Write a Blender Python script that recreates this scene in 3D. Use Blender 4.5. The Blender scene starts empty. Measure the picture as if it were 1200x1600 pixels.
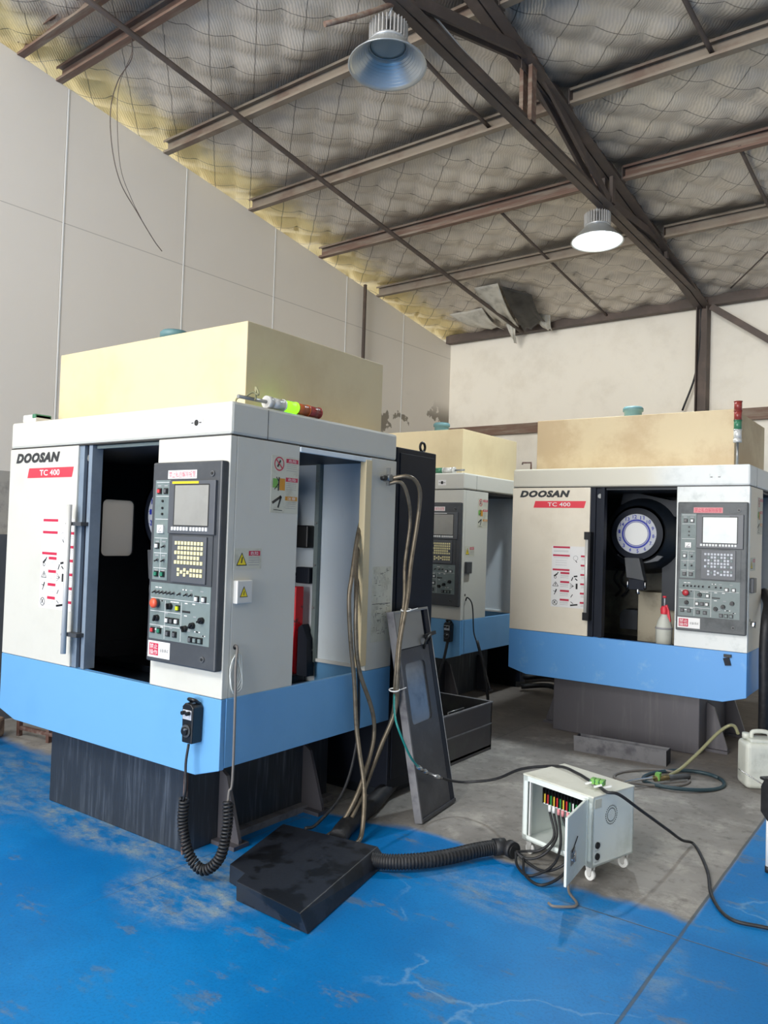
import bpy, bmesh, math, random
from mathutils import Vector, Matrix
random.seed(7)
S = bpy.context.scene
COL = S.collection
PI = math.pi

# ------------------------------------------------------------------ camera
AZ, PITCH, ROLL, H, FPX = math.radians(35.958), math.radians(1.573), math.radians(1.834), 1.55, 1235.0
def make_camera():
    R = Vector((math.cos(AZ), math.sin(AZ), 0)); Fh = Vector((-math.sin(AZ), math.cos(AZ), 0)); Z = Vector((0, 0, 1))
    F = Fh * math.cos(PITCH) + Z * math.sin(PITCH); U = -Fh * math.sin(PITCH) + Z * math.cos(PITCH)
    xi = R * math.cos(ROLL) + U * math.sin(ROLL); yi = -R * math.sin(ROLL) + U * math.cos(ROLL)
    cd = bpy.data.cameras.new('camera'); c = bpy.data.objects.new('camera', cd); COL.objects.link(c)
    cd.sensor_fit = 'VERTICAL'; cd.sensor_height = 36; cd.lens = FPX / 1600 * 36; cd.clip_start = 0.05; cd.clip_end = 200
    c.matrix_world = Matrix(((xi.x, yi.x, -F.x, 0), (xi.y, yi.y, -F.y, 0), (xi.z, yi.z, -F.z, H), (0, 0, 0, 1)))
    S.camera = c
make_camera()
# ------------------------------------------------------------------ world, daylight, fill lights, exposure
S.view_settings.view_transform = 'Standard'; S.view_settings.look = 'None'
S.view_settings.gamma = 1.0; S.view_settings.use_curve_mapping = False
S.view_settings.exposure = 0.66
w = bpy.data.worlds.new('sky'); S.world = w; w.use_nodes = True
bg = w.node_tree.nodes['Background']; bg.inputs['Color'].default_value = (0.95, 0.97, 1.0, 1); bg.inputs['Strength'].default_value = 0.9
BROT = math.radians(-2.1)            # the hall stands 2.1 degrees off the machines' row
def bw(x, y, z=0.0):                 # hall coordinates -> world
    c, s = math.cos(BROT), math.sin(BROT)
    return Vector((c * x - s * y, s * x + c * y, z))
def roof_z(y): return 4.39 + 0.161 * (9.34 - y)
def area(name, loc, target, sx, sy, power, color=(1, 1, 1)):
    l = bpy.data.lights.new(name, 'AREA'); l.shape = 'RECTANGLE'; l.size = sx; l.size_y = sy; l.energy = power; l.color = color
    o = bpy.data.objects.new(name, l); COL.objects.link(o); o.location = loc
    o.rotation_euler = (Vector(target) - Vector(loc)).to_track_quat('-Z', 'Y').to_euler()
    return o
area('daylight_doorway', bw(-2.2, -12.5, 3.2), bw(-2.4, 4.0, 2.6), 9.6, 6.0, 1240, (1.0, 0.985, 0.96))
area('fill_light_left', bw(-3.0, -2.6, roof_z(-2.6) - 0.35), bw(-4.6, 1.2, 1.6), 3.0, 2.4, 300, (1.0, 0.98, 0.95))  # added fill under the roof to lift the left wall; no skylight is built
area('fill_light_back', bw(1.6, 0.6, roof_z(0.6) - 0.35), bw(-1.6, 6.5, 1.6), 2.4, 2.4, 22, (1.0, 0.98, 0.95))  # weak added fill towards the right machine and back wall, no roof opening

# ------------------------------------------------------------------ materials
def lin(c):
    if isinstance(c, str):
        c = tuple(int(c[i:i + 2], 16) / 255 for i in (0, 2, 4))
    return tuple((v / 12.92 if v <= 0.04045 else ((v + 0.055) / 1.055) ** 2.4) for v in c) + (1,)
MATS = {}
class N:
    def __init__(s, m): s.t = m.node_tree; s.n = s.t.nodes; s.l = s.t.links
    def new(s, typ, **kw):
        x = s.n.new(typ)
        for k, v in kw.items(): setattr(x, k, v)
        return x
    def put(s, sock, v):
        if hasattr(v, 'links'): s.l.new(v, sock)
        else: sock.default_value = v
    def math(s, op, a, b=0.0, c=0.0, clamp=False):
        x = s.new('ShaderNodeMath', operation=op, use_clamp=clamp)
        s.put(x.inputs[0], a); s.put(x.inputs[1], b); s.put(x.inputs[2], c); return x.outputs[0]
    def step(s, v, lo, hi):
        x = s.new('ShaderNodeMapRange', interpolation_type='SMOOTHSTEP')
        s.put(x.inputs['Value'], v); s.put(x.inputs['From Min'], lo); s.put(x.inputs['From Max'], hi); return x.outputs[0]
    def mix(s, f, a, b):
        x = s.new('ShaderNodeMix', data_type='RGBA'); s.put(x.inputs['Factor'], f)
        s.put(x.inputs[6], a); s.put(x.inputs[7], b); return x.outputs[2]
    def noise(s, scale, detail=4, rough=0.6, stretch=None, out='Fac'):
        tc = s.new('ShaderNodeTexCoord'); v = tc.outputs['Object']
        if stretch:
            mp = s.new('ShaderNodeMapping'); s.l.new(v, mp.inputs['Vector']); mp.inputs['Scale'].default_value = stretch; v = mp.outputs[0]
        x = s.new('ShaderNodeTexNoise'); s.l.new(v, x.inputs['Vector']); x.inputs['Scale'].default_value = scale
        x.inputs['Detail'].default_value = detail; x.inputs['Roughness'].default_value = rough; return x.outputs[out]
    def xyz(s):
        tc = s.new('ShaderNodeTexCoord'); x = s.new('ShaderNodeSeparateXYZ'); s.l.new(tc.outputs['Object'], x.inputs[0]); return x.outputs
def newmat(name):
    m = bpy.data.materials.new(name); m.use_nodes = True
    b = m.node_tree.nodes['Principled BSDF']; MATS[name] = m
    return m, N(m), b
def mat(name, c, rough=0.5, metal=0.0, c2=None, scale=3.0, lo=0.45, hi=0.7, stretch=None, bump=0.0, spec=0.5):
    m, n, b = newmat(name)
    b.inputs['Roughness'].default_value = rough; b.inputs['Metallic'].default_value = metal
    b.inputs['Specular IOR Level'].default_value = spec
    b.inputs['Base Color'].default_value = lin(c)
    if c2:
        f = n.noise(scale, 6, 0.65, stretch)
        n.put(b.inputs['Base Color'], n.mix(n.step(f, lo, hi), lin(c), lin(c2)))
        if bump:
            bp = n.new('ShaderNodeBump'); bp.inputs['Strength'].default_value = bump; bp.inputs['Distance'].default_value = 0.01
            n.put(bp.inputs['Height'], f); n.put(b.inputs['Normal'], bp.outputs[0])
    return m
def emit(name, c, strength):
    m, n, b = newmat(name); b.inputs['Base Color'].default_value = lin(c)
    b.inputs['Emission Color'].default_value = lin(c); b.inputs['Emission Strength'].default_value = strength; return m

mat('cover_white', 'CCCBC2', 0.45, 0, 'C4C3B9', 1.2)
mat('cover_cream', 'E8DFCC', 0.5, 0, 'DCD2BE', 1.4)
mat('cover_silver', 'DCE0DE', 0.4, 0, 'C4CAC8', 7.0, 0.5, 0.7)
mat('skirt_blue', '68A2D2', 0.42, 0, '629CCC', 1.2)
mat('skirt_blue_worn', '5E9FDF', 0.45, 0, '86B8E2', 5.0, 0.56, 0.75)
mat('box_cream', 'D6C59E', 0.55, 0, 'CCB992', 2.2, 0.4, 0.7)
mat('box_tan', 'CDBB96', 0.55, 0, 'BCA580', 1.6, 0.42, 0.62)
mat('base_metal', '33383F', 0.42, 0.3, '626A74', 5.0, 0.48, 0.85, (8, 8, 0.5), 0.2)
mat('post_blue', '7C8A98', 0.4, 0, '6A7888', 3.0)
mat('base_brown', '57555A', 0.45, 0.3, '6A686A', 4.0, 0.5, 0.85, (5, 5, 0.5))
mat('dark_paint', '1A1F2A', 0.5, 0, '20252F', 3, spec=0.2)
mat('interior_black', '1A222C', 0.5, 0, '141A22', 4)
mat('interior_tray', '252C36', 0.3, 0.4, '4A5560', 4.0, 0.5, 0.75, (1, 6, 1))
mat('interior_light', 'DCE6EC', 0.4, 0, 'B4BEC2', 2.5, 0.5, 0.8, (1, 1, 0.4))
mat('interior_olive', '737166', 0.5, 0, '54534A', 3.0)
mat('console_grey', '404347', 0.45, 0, '4A4D50', 5)
mat('console_dirty', '565A5C', 0.5, 0, '3C4042', 6)
mat('panel_light', '727F7E', 0.45, 0, '667372', 9)
mat('bezel_grey', '52555A', 0.4)
mat('screen_grey', '96958F', 0.3, 0, '8B8A84', 3)
mat('screen_bright', 'CFD6D4', 0.25, 0, 'BFC7C5', 4)
mat('key_cream', 'E6DCA8', 0.5)
mat('key_white', 'E4E6E4', 0.5)
mat('black_plastic', '141517', 0.4)
mat('black_rubber', '1B1C1F', 0.55, 0, '2A2B2E', 30)
mat('white_paint', 'E6E7E4', 0.45)
mat('ups_white', 'DDE5E0', 0.45, 0, 'C5CDC4', 3.0, 0.5, 0.75)
mat('ups_top', 'D9D9CC', 0.45, 0, 'B8B8A4', 3.0, 0.45, 0.7)
mat('sticker_white', 'E9E8E6', 0.5); mat('sticker_old', 'C9C8B8', 0.55, 0, 'B5B3A2', 12)
mat('sticker_pink', 'D68A8E', 0.55)
mat('brand_red', 'E23B4B', 0.45); mat('mark_red', 'C02848', 0.5); mat('mark_orange', 'C88A28', 0.5)
mat('mark_yellow', 'E8D020', 0.5); mat('mark_green', '6FA84E', 0.5); mat('mark_black', '202020', 0.5); mat('mark_grey', '9A9A9C', 0.5)
mat('brand_black', '2E3032', 0.45); mat('mark_blue', '2432A0', 0.5); mat('disc_grey', 'B8BCC4', 0.35)
mat('button_red', 'C23A40', 0.4); mat('button_green', '2E7A60', 0.4); mat('button_grey', '5A5C5E', 0.4)
mat('stop_red', 'E0583A', 0.35); mat('stop_red_dark', 'B03038', 0.35); mat('yellow_green', 'C8D820', 0.4)
mat('chrome', 'C8CACC', 0.2, 1.0); mat('steel', '9A9C9C', 0.35, 0.8); mat('brass', 'A08E62', 0.35, 0.8)
mat('handle_white', 'D0D0CC', 0.35, 0.2)
mat('red_machine', 'E41828', 0.4, 0, '2E1014', 9.0, 0.55, 0.62)
mat('hose_steel', '7A7060', 0.4, 0.5, '5C5446', 20)
mat('hose_tan', '8C8A68', 0.4); mat('hose_teal', '1E7C78', 0.4); mat('hose_dark_teal', '2A4048', 0.5)
mat('hose_grey', '6E6A66', 0.5)
mat('beam_rust', '765C4E', 0.7, 0.1, '8C7F70', 3.5, 0.42, 0.68, (0.6, 6, 6))
mat('beam_dark', '5A504A', 0.65, 0.2, '6A5C54', 5.0)
mat('beam_light', '8E8272', 0.65, 0.1, '7A6658', 3.0, 0.45, 0.7)
mat('lamp_grey', 'C4C6C6', 0.3, 0.5); mat('lamp_fin', 'D4D2CE', 0.35, 0.4)
mat('lamp_shade', 'BFC2C0', 0.28, 0.55); mat('lamp_lens', '9CA29E', 0.2)
mat('fan_teal', '5B8085', 0.5)
mat('foil_torn', 'D4D0C4', 0.5, 0.0, 'A8A498', 5)
mat('door_grey', '3C3D42', 0.4, 0.2, '4C4D52', 6)
mat('door_pane', '7A8088', 0.2, 0.3, '5C6068', 3); mat('hole_dark', '3A3834', 0.6, 0, '22201E', 6)
mat('wall_back_paint', 'F0EADC', 0.75, 0, 'E6DFD0', 2.0)
mat('tank_grey', '4C4A4C', 0.5, 0.2, '5A6058', 3.0, 0.5, 0.8)
mat('can_plastic', 'CFD2C8', 0.5, 0, 'A8ABA2', 6.0, 0.45, 0.75)
mat('trough_grey', '77777A', 0.5, 0.2, '55545A', 8.0)
mat('wood_old', '8A7462', 0.7, 0, '6E5A4A', 6, 0.4, 0.7, (1, 6, 6))
mat('rust', '543A32', 0.7, 0, '7A6E68', 14)
mat('vise_beige', 'A8A08C', 0.6, 0, '8C8470', 5)
mat('clear_wrap', 'D8DCD8', 0.3)
mat('lens_green', '3F7A5C', 0.3); mat('lens_orange', 'B05A30', 0.3); mat('lens_red', '8C3A34', 0.3)
emit('lens_green_lit', '70E020', 1.6)
emit('lamp_lit', 'E8F6FF', 14.0)
mat('concrete_dark', '4A4E54', 0.8, 0, '5A5C60', 2)
mat('plaster', 'A8A49C', 0.85, 0, '8C8A84', 10)
mat('terminal_red', 'C83030', 0.4); mat('terminal_green', '2E8C4A', 0.4); mat('terminal_yellow', 'D8C040', 0.4)

def m_header():
    m, n, b = newmat('header_worn'); X, Y, Z = n.xyz(); n1 = n.noise(3, 5)
    f = n.step(n.math('ADD', X, n.math('MULTIPLY', n1, 0.3)), -0.65, -0.3)
    n.put(b.inputs['Base Color'], n.mix(f, lin('D0CCBC'), n.mix(n.step(n1, .5, .7), lin('DCE0DE'), lin('C2C8C6')))); b.inputs['Roughness'].default_value = 0.42
m_header()
def m_glass():
    m, n, b = newmat('window_glass')
    tr = n.new('ShaderNodeBsdfTransparent'); tr.inputs[0].default_value = (0.86, 0.87, 0.86, 1)
    gl = n.new('ShaderNodeBsdfGlossy'); gl.inputs['Roughness'].default_value = 0.15
    mx = n.new('ShaderNodeMixShader'); mx.inputs[0].default_value = 0.08
    n.l.new(tr.outputs[0], mx.inputs[1]); n.l.new(gl.outputs[0], mx.inputs[2])
    n.l.new(mx.outputs[0], n.n['Material Output'].inputs['Surface'])
m_glass()
def m_milky():
    m, n, b = newmat('window_milky')
    tr = n.new('ShaderNodeBsdfTransparent'); tl = n.new('ShaderNodeBsdfTranslucent'); tl.inputs[0].default_value = (0.9, 0.88, 0.85, 1)
    df = n.new('ShaderNodeBsdfDiffuse'); df.inputs[0].default_value = (0.75, 0.73, 0.7, 1)
    a = n.new('ShaderNodeMixShader'); a.inputs[0].default_value = 0.35; n.l.new(tl.outputs[0], a.inputs[1]); n.l.new(df.outputs[0], a.inputs[2])
    c = n.new('ShaderNodeMixShader'); c.inputs[0].default_value = 0.7; n.l.new(tr.outputs[0], c.inputs[1]); n.l.new(a.outputs[0], c.inputs[2])
    n.l.new(c.outputs[0], n.n['Material Output'].inputs['Surface'])
m_milky()
def m_clear():
    m, n, b = newmat('clear_film')
    tr = n.new('ShaderNodeBsdfTransparent')
    gl = n.new('ShaderNodeBsdfGlossy'); gl.inputs['Roughness'].default_value = 0.2
    mx = n.new('ShaderNodeMixShader'); mx.inputs[0].default_value = 0.3
    n.l.new(tr.outputs[0], mx.inputs[1]); n.l.new(gl.outputs[0], mx.inputs[2])
    n.l.new(mx.outputs[0], n.n['Material Output'].inputs['Surface'])
m_clear()
def m_floor():
    m, n, b = newmat('floor_painted')
    X, Y, Z = n.xyz()
    n1 = n.noise(1.1, 8, 0.62); n2 = n.noise(3.2, 8, 0.7); n3 = n.noise(14, 6, 0.7); n4 = n.noise(60, 3, 0.7); nw = n.noise(2.2, 5, 0.6)
    wob = n.math('MULTIPLY', n.math('SUBTRACT', nw, 0.5), 0.35)
    blue = n.mix(n.step(n1, 0.42, 0.62), lin('006FB4'), lin('0A7CC2'))
    blue = n.mix(n.math('MULTIPLY', n.step(n3, 0.5, 0.75), 0.4), blue, lin('1E6CA4'))
    # bare concrete bay: behind y = 3.35, left of x = -0.86
    ye = n.math('ADD', n.math('SUBTRACT', Y, 3.42), n.math('MULTIPLY', wob, 0.9))
    bare = n.math('MULTIPLY', n.step(ye, -0.03, 0.05), n.step(n.math('SUBTRACT', -0.86, X), -0.01, 0.02))
    # left of the near machine the paint ends too
    bl = n.math('MULTIPLY', n.step(n.math('ADD', Y, wob), 2.95, 3.1), n.step(n.math('SUBTRACT', -3.0, X), 0, 0.3))
    bare = n.math('MAXIMUM', bare, bl)
    # blue tongue that reaches into the bare bay beside the cover plate
    dx = n.math('SUBTRACT', X, -2.15); dy = n.math('SUBTRACT', Y, 3.4)
    tong = n.math('SUBTRACT', 1.0, n.step(n.math('ADD', n.math('SQRT', n.math('ADD', n.math('MULTIPLY', n.math('MULTIPLY', dx, dx), 0.5), n.math('MULTIPLY', n.math('MULTIPLY', dy, dy), 2.5))), n.math('MULTIPLY', wob, 1.0)), 0.16, 0.30))
    bare = n.math('SUBTRACT', bare, tong, clamp=True)
    # wear in the paint
    ns_ = n.noise(2.6, 8, 0.72, (1.0, 2.2, 1.0)); wear = n.math('MULTIPLY', n.step(ns_, 0.56, 0.64), 0.75)
    def blob(cx, cy, r, sx=1.0, sy=1.0):
        a = n.math('MULTIPLY', n.math('SUBTRACT', X, cx), sx); c = n.math('MULTIPLY', n.math('SUBTRACT', Y, cy), sy)
        d = n.math('SQRT', n.math('ADD', n.math('MULTIPLY', a, a), n.math('MULTIPLY', c, c)))
        return n.math('SUBTRACT', 1.0, n.step(n.math('ADD', d, n.math('MULTIPLY', wob, 1.2)), r * 0.5, r))
    zones = n.math('MAXIMUM', blob(-2.66, 2.35, 0.42), blob(-3.5, 2.5, 0.85, 1.0, 3.6))
    zones = n.math('MAXIMUM', zones, n.math('MULTIPLY', blob(-1.45, 3.15, 0.6, 1.0, 2.4), 0.6))
    zones = n.math('MAXIMUM', zones, n.math('MULTIPLY', blob(-0.85, 2.95, 0.3, 3.0, 1.0), 0.5))
    zones = n.math('MAXIMUM', zones, n.math('MULTIPLY', blob(-4.6, 2.55, 0.9), 0.6))
    zf = n.math('MULTIPLY', zones, n.step(n.noise(5.5, 8, 0.72, (1.0, 1.8, 1.0)), 0.38, 0.66))
    wearcol = n.mix(n.step(n3, 0.4, 0.65), lin('6E7A80'), lin('5C6468'))
    wearc2 = n.mix(n.step(n1, 0.5, 0.62), wearcol, lin('3E78A4'))
    c = n.mix(n.math('MULTIPLY', wear, 0.75), blue, wearc2)
    c = n.mix(n.math('MULTIPLY', zf, 0.85), c, n.mix(n.step(n3, 0.4, 0.62), lin('7C98A6'), lin('98A098')))
    # fine white scratches
    vo = n.new('ShaderNodeTexVoronoi', feature='DISTANCE_TO_EDGE'); vo.inputs['Scale'].default_value = 0.9
    tc = n.new('ShaderNodeTexCoord'); mx = n.new('ShaderNodeVectorMath', operation='ADD'); n.l.new(tc.outputs['Object'], mx.inputs[0])
    ns = n.new('ShaderNodeTexNoise'); ns.inputs['Scale'].default_value = 3; ns.inputs['Detail'].default_value = 6; n.l.new(tc.outputs['Object'], ns.inputs['Vector'])
    sc = n.new('ShaderNodeVectorMath', operation='SCALE'); n.l.new(ns.outputs['Color'], sc.inputs[0]); sc.inputs['Scale'].default_value = 0.5
    n.l.new(sc.outputs[0], mx.inputs[1]); n.l.new(mx.outputs[0], vo.inputs['Vector'])
    crack = n.math('MULTIPLY', n.math('SUBTRACT', 1.0, n.step(vo.outputs['Distance'], 0.0, 0.012)), n.math('MULTIPLY', n.step(n1, 0.45, 0.55), n.step(X, -2.1, -1.8)))
    c = n.mix(n.math('MULTIPLY', crack, 0.3), c, lin('8EB4CC'))
    speck = n.step(n4, 0.70, 0.76)
    c = n.mix(n.math('MULTIPLY', speck, 0.5), c, lin('9CB8C8'))
    c = n.mix(n.math('MULTIPLY', n.step(n.noise(90, 4, 0.75), 0.45, 0.7), 0.28), c, lin('0A3A66'))
    conc = n.mix(n.step(n1, 0.35, 0.7), lin('96938E'), lin('78746F'))
    conc = n.mix(n.math('MULTIPLY', n.step(n2, 0.48, 0.68), 0.75), conc, lin('B4B0A8'))
    conc = n.mix(n.math('MULTIPLY', n.step(n3, 0.5, 0.72), 0.6), conc, lin('5E5B58'))
    dirty = n.step(n.math('SUBTRACT', Y, n.math('MULTIPLY', wob, 2)), 4.6, 6.6)
    conc = n.mix(n.math('MULTIPLY', dirty, 0.75), conc, lin('5E5650'))
    c = n.mix(bare, c, conc)
    # slab joints
    def joint(v, at, wdt):
        return n.math('SUBTRACT', 1.0, n.step(n.math('ABSOLUTE', n.math('SUBTRACT', v, at)), wdt * 0.4, wdt))
    j = n.math('MAXIMUM', joint(n.math('ADD', X, n.math('MULTIPLY', wob, 0.03)), -0.87, 0.009), n.math('MULTIPLY', joint(Y, 3.265, 0.006), n.step(X, -1.4, -1.2)))
    j = n.math('MAXIMUM', j, n.math('MULTIPLY', joint(X, -2.86, 0.006), n.math('MULTIPLY', n.step(Y, 1.8, 2.3), 0.5)))
    c = n.mix(n.math('MULTIPLY', j, 0.75), c, lin('4A5050'))
    n.put(b.inputs['Base Color'], c)
    b.inputs['Specular IOR Level'].default_value = 0.22
    n.put(b.inputs['Roughness'], n.math('ADD', 0.42, n.math('MULTIPLY', n.math('MAXIMUM', bare, zf), 0.35)))
    bp = n.new('ShaderNodeBump'); bp.inputs['Strength'].default_value = 0.25; bp.inputs['Distance'].default_value = 0.004
    n.put(bp.inputs['Height'], n.math('SUBTRACT', n3, n.math('MULTIPLY', j, 2.0))); n.put(b.inputs['Normal'], bp.outputs[0])
m_floor()
def m_wall_left():
    m, n, b = newmat('wall_panel')
    X, Y, Z = n.xyz()
    n1 = n.noise(1.0, 4); n2 = n.noise(2.2, 7, 0.55)
    c = n.mix(n1, lin('EAE4DA'), lin('E2DCD2'))
    zone = n.math('MULTIPLY', n.math('MULTIPLY', n.step(Y, 7.3, 7.6), n.step(Z, 2.7, 2.9)), n.math('SUBTRACT', 1.0, n.step(Z, 3.15, 3.45)))
    c = n.mix(n.math('MULTIPLY', zone, n.step(n2, 0.52, 0.535)), c, lin('8E877A'))
    hair = n.math('SUBTRACT', 1.0, n.step(n.math('ABSOLUTE', n.math('SUBTRACT', n.math('ADD', Z, n.math('MULTIPLY', Y, 0.0)), 4.06)), 0.002, 0.005))
    c = n.mix(n.math('MULTIPLY', hair, 0.5), c, lin('8C867E'))
    n.put(b.inputs['Base Color'], c); b.inputs['Roughness'].default_value = 0.6
m_wall_left()
def m_ceiling():
    m, n, b = newmat('ceiling_insulation')
    X, Y, Z = n.xyz()
    n1 = n.noise(0.9, 6, 0.6); n2 = n.noise(4.5, 5, 0.65); n3 = n.noise(10, 4, 0.6)
    wob = n.math('MULTIPLY', n.math('SUBTRACT', n2, 0.5), 0.07)
    u = n.math('ADD', n.math('ADD', n.math('DIVIDE', X, QX), n.math('DIVIDE', Y, QY)), wob)
    v = n.math('ADD', n.math('SUBTRACT', n.math('DIVIDE', X, QX), n.math('DIVIDE', Y, QY)), wob)
    def line(t):
        f = n.math('ABSOLUTE', n.math('SUBTRACT', n.math('FRACT', t), 0.5))
        return n.step(f, 0.484, 0.497)
    ln = n.math('MAXIMUM', line(u), line(v))
    wv = n.new('ShaderNodeTexWave', wave_type='BANDS', bands_direction='DIAGONAL'); wv.inputs['Scale'].default_value = 22; wv.inputs['Distortion'].default_value = 2.5
    wv.inputs['Detail'].default_value = 1
    tc = n.new('ShaderNodeTexCoord'); n.l.new(tc.outputs['Object'], wv.inputs['Vector'])
    c = n.mix(n.step(n1, 0.35, 0.65), lin('DED4C6'), lin('CCC2B4'))
    c = n.mix(n.math('MULTIPLY', n.step(n2, 0.5, 0.75), 0.45), c, lin('9C968E'))
    c = n.mix(n.math('MULTIPLY', wv.outputs['Fac'], 0.20), c, lin('8A857C'))
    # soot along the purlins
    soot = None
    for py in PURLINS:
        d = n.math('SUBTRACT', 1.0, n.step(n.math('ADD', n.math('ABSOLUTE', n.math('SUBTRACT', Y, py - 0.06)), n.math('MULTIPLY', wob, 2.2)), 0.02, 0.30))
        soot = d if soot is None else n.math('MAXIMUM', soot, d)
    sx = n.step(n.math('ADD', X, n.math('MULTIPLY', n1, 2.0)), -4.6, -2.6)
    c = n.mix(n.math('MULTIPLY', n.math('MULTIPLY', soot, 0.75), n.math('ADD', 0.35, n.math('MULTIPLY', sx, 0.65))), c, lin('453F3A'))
    # aged yellow facing by the side wall, colour brightened for light leaking in
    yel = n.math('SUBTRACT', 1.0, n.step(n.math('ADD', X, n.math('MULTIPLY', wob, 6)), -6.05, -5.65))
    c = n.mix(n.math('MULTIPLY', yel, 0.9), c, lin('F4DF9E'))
    c = n.mix(n.math('MULTIPLY', ln, 0.8), c, lin('4A453E'))
    n.put(b.inputs['Base Color'], c); b.inputs['Roughness'].default_value = 0.42; b.inputs['Metallic'].default_value = 0.25
    bp = n.new('ShaderNodeBump'); bp.inputs['Strength'].default_value = 0.4; bp.inputs['Distance'].default_value = 0.01
    n.put(bp.inputs['Height'], n.math('ADD', n2, n.math('MULTIPLY', wv.outputs['Fac'], 0.35))); n.put(b.inputs['Normal'], bp.outputs[0])
QX, QY = 0.52, 0.46
PURLINS = [-2.02, -0.95, 0.13, 1.2, 2.28, 3.36, 4.43, 5.5, 6.58, 7.65]
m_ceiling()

# ------------------------------------------------------------------ mesh builder
TXT = {}
def text_data(s, shear=0.0, bold=0.0):
    k = (s, shear, bold)
    if k not in TXT:
        cu = bpy.data.curves.new('lettering', 'FONT'); cu.body = s; cu.shear = shear; cu.offset = bold; cu.resolution_u = 3; cu.space_character = 1.0 + bold * 2.2
        ob = bpy.data.objects.new('lettering', cu); COL.objects.link(ob)
        dg = bpy.context.evaluated_depsgraph_get(); me = ob.evaluated_get(dg).to_mesh()
        vs = [tuple(v.co) for v in me.vertices]; fs = [tuple(p.vertices) for p in me.polygons]
        ob.evaluated_get(dg).to_mesh_clear(); bpy.data.objects.remove(ob); bpy.data.curves.remove(cu)
        xs = [v[0] for v in vs] or [0, 1]; ys = [v[1] for v in vs] or [0, 1]
        TXT[k] = (vs, fs, min(xs), max(xs), min(ys), max(ys))
    return TXT[k]
class MB:
    def __init__(s, M=None): s.v = []; s.f = []; s.m = []; s.sm = []; s.names = []; s.M = M
    def mi(s, name):
        if name not in s.names: s.names.append(name)
        return s.names.index(name)
    def add(s, vs, fs, m, smooth=False):
        o = len(s.v); k = s.mi(m)
        s.v += [tuple(x) for x in vs]
        for f in fs: s.f.append(tuple(i + o for i in f)); s.m.append(k); s.sm.append(smooth)
    def box(s, x0, x1, y0, y1, z0, z1, m):
        vs = [(x, y, z) for x in (x0, x1) for y in (y0, y1) for z in (z0, z1)]
        s.add(vs, [(0, 1, 3, 2), (4, 6, 7, 5), (0, 4, 5, 1), (2, 3, 7, 6), (0, 2, 6, 4), (1, 5, 7, 3)], m)
    def prism(s, pts, ax, a, b, m, smooth=False):       # polygon pts in the plane normal to axis ax, from a to b
        def P(p, t): return (t, p[0], p[1]) if ax == 0 else (p[0], t, p[1]) if ax == 1 else (p[0], p[1], t)
        n = len(pts); vs = [P(p, a) for p in pts] + [P(p, b) for p in pts]
        s.add(vs, [tuple(range(n - 1, -1, -1)), tuple(range(n, 2 * n))], m)
        s.add(vs, [(i, (i + 1) % n, n + (i + 1) % n, n + i) for i in range(n)], m, smooth)
    def bar(s, p0, p1, w, h, m, up=(0, 0, 1)):
        p0 = Vector(p0); p1 = Vector(p1); d = (p1 - p0).normalized(); u = Vector(up); r = d.cross(u)
        if r.length < 1e-4: r = d.cross(Vector((1, 0, 0)))
        r.normalize(); u = r.cross(d)
        vs = [q + r * a * w / 2 + u * b * h / 2 for q in (p0, p1) for a, b in ((-1, -1), (1, -1), (1, 1), (-1, 1))]
        s.add(vs, [(3, 2, 1, 0), (4, 5, 6, 7), (0, 1, 5, 4), (1, 2, 6, 5), (2, 3, 7, 6), (3, 0, 4, 7)], m)
    def sweep(s, p0, p1, prof, m, up=(0, 0, 1)):        # closed profile swept from p0 to p1
        p0 = Vector(p0); p1 = Vector(p1); d = (p1 - p0).normalized(); r = d.cross(Vector(up)).normalized(); u = r.cross(d)
        n = len(prof); vs = [q + r * a + u * b for q in (p0, p1) for a, b in prof]
        s.add(vs, [tuple(range(n - 1, -1, -1)), tuple(range(n, 2 * n))] + [(i, (i + 1) % n, n + (i + 1) % n, n + i) for i in range(n)], m)
    def tube(s, pts, r, m, n=8, caps=True, rf=None):
        pts = [Vector(p) for p in pts]; N_ = len(pts); vs = []; u = None
        for i, p in enumerate(pts):
            d = (pts[min(i + 1, N_ - 1)] - pts[max(i - 1, 0)]).normalized()
            if u is None:
                u = d.cross(Vector((0, 0, 1)));  u = u if u.length > 1e-3 else d.cross(Vector((1, 0, 0)))
            u = (u - d * u.dot(d)).normalized(); v = d.cross(u); rr = rf(i) if rf else r
            vs += [p + u * math.cos(2 * PI * k / n) * rr + v * math.sin(2 * PI * k / n) * rr for k in range(n)]
        fs = [(i * n + k, i * n + (k + 1) % n, (i + 1) * n + (k + 1) % n, (i + 1) * n + k) for i in range(N_ - 1) for k in range(n)]
        s.add(vs, fs, m, True)
        if caps: s.add(vs[:n], [tuple(range(n - 1, -1, -1))], m); s.add(vs[-n:], [tuple(range(n))], m)
    def cyl(s, p0, p1, r, m, n=20, r2=None):
        s.tube([p0, p1], r, m, n, True, (lambda i: r if i == 0 else (r2 if r2 is not None else r)))
    def lathe(s, prof, c, m, n=32, axis=(0, 0, 1), smooth=True):     # prof: (radius, height) along axis from c
        a = Vector(axis).normalized(); u = a.orthogonal().normalized(); v = a.cross(u); c = Vector(c); vs = []
        for r, h in prof: vs += [c + a * h + (u * math.cos(2 * PI * k / n) + v * math.sin(2 * PI * k / n)) * r for k in range(n)]
        fs = [(i * n + k, i * n + (k + 1) % n, (i + 1) * n + (k + 1) % n, (i + 1) * n + k) for i in range(len(prof) - 1) for k in range(n)]
        s.add(vs, fs, m, smooth)
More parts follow.
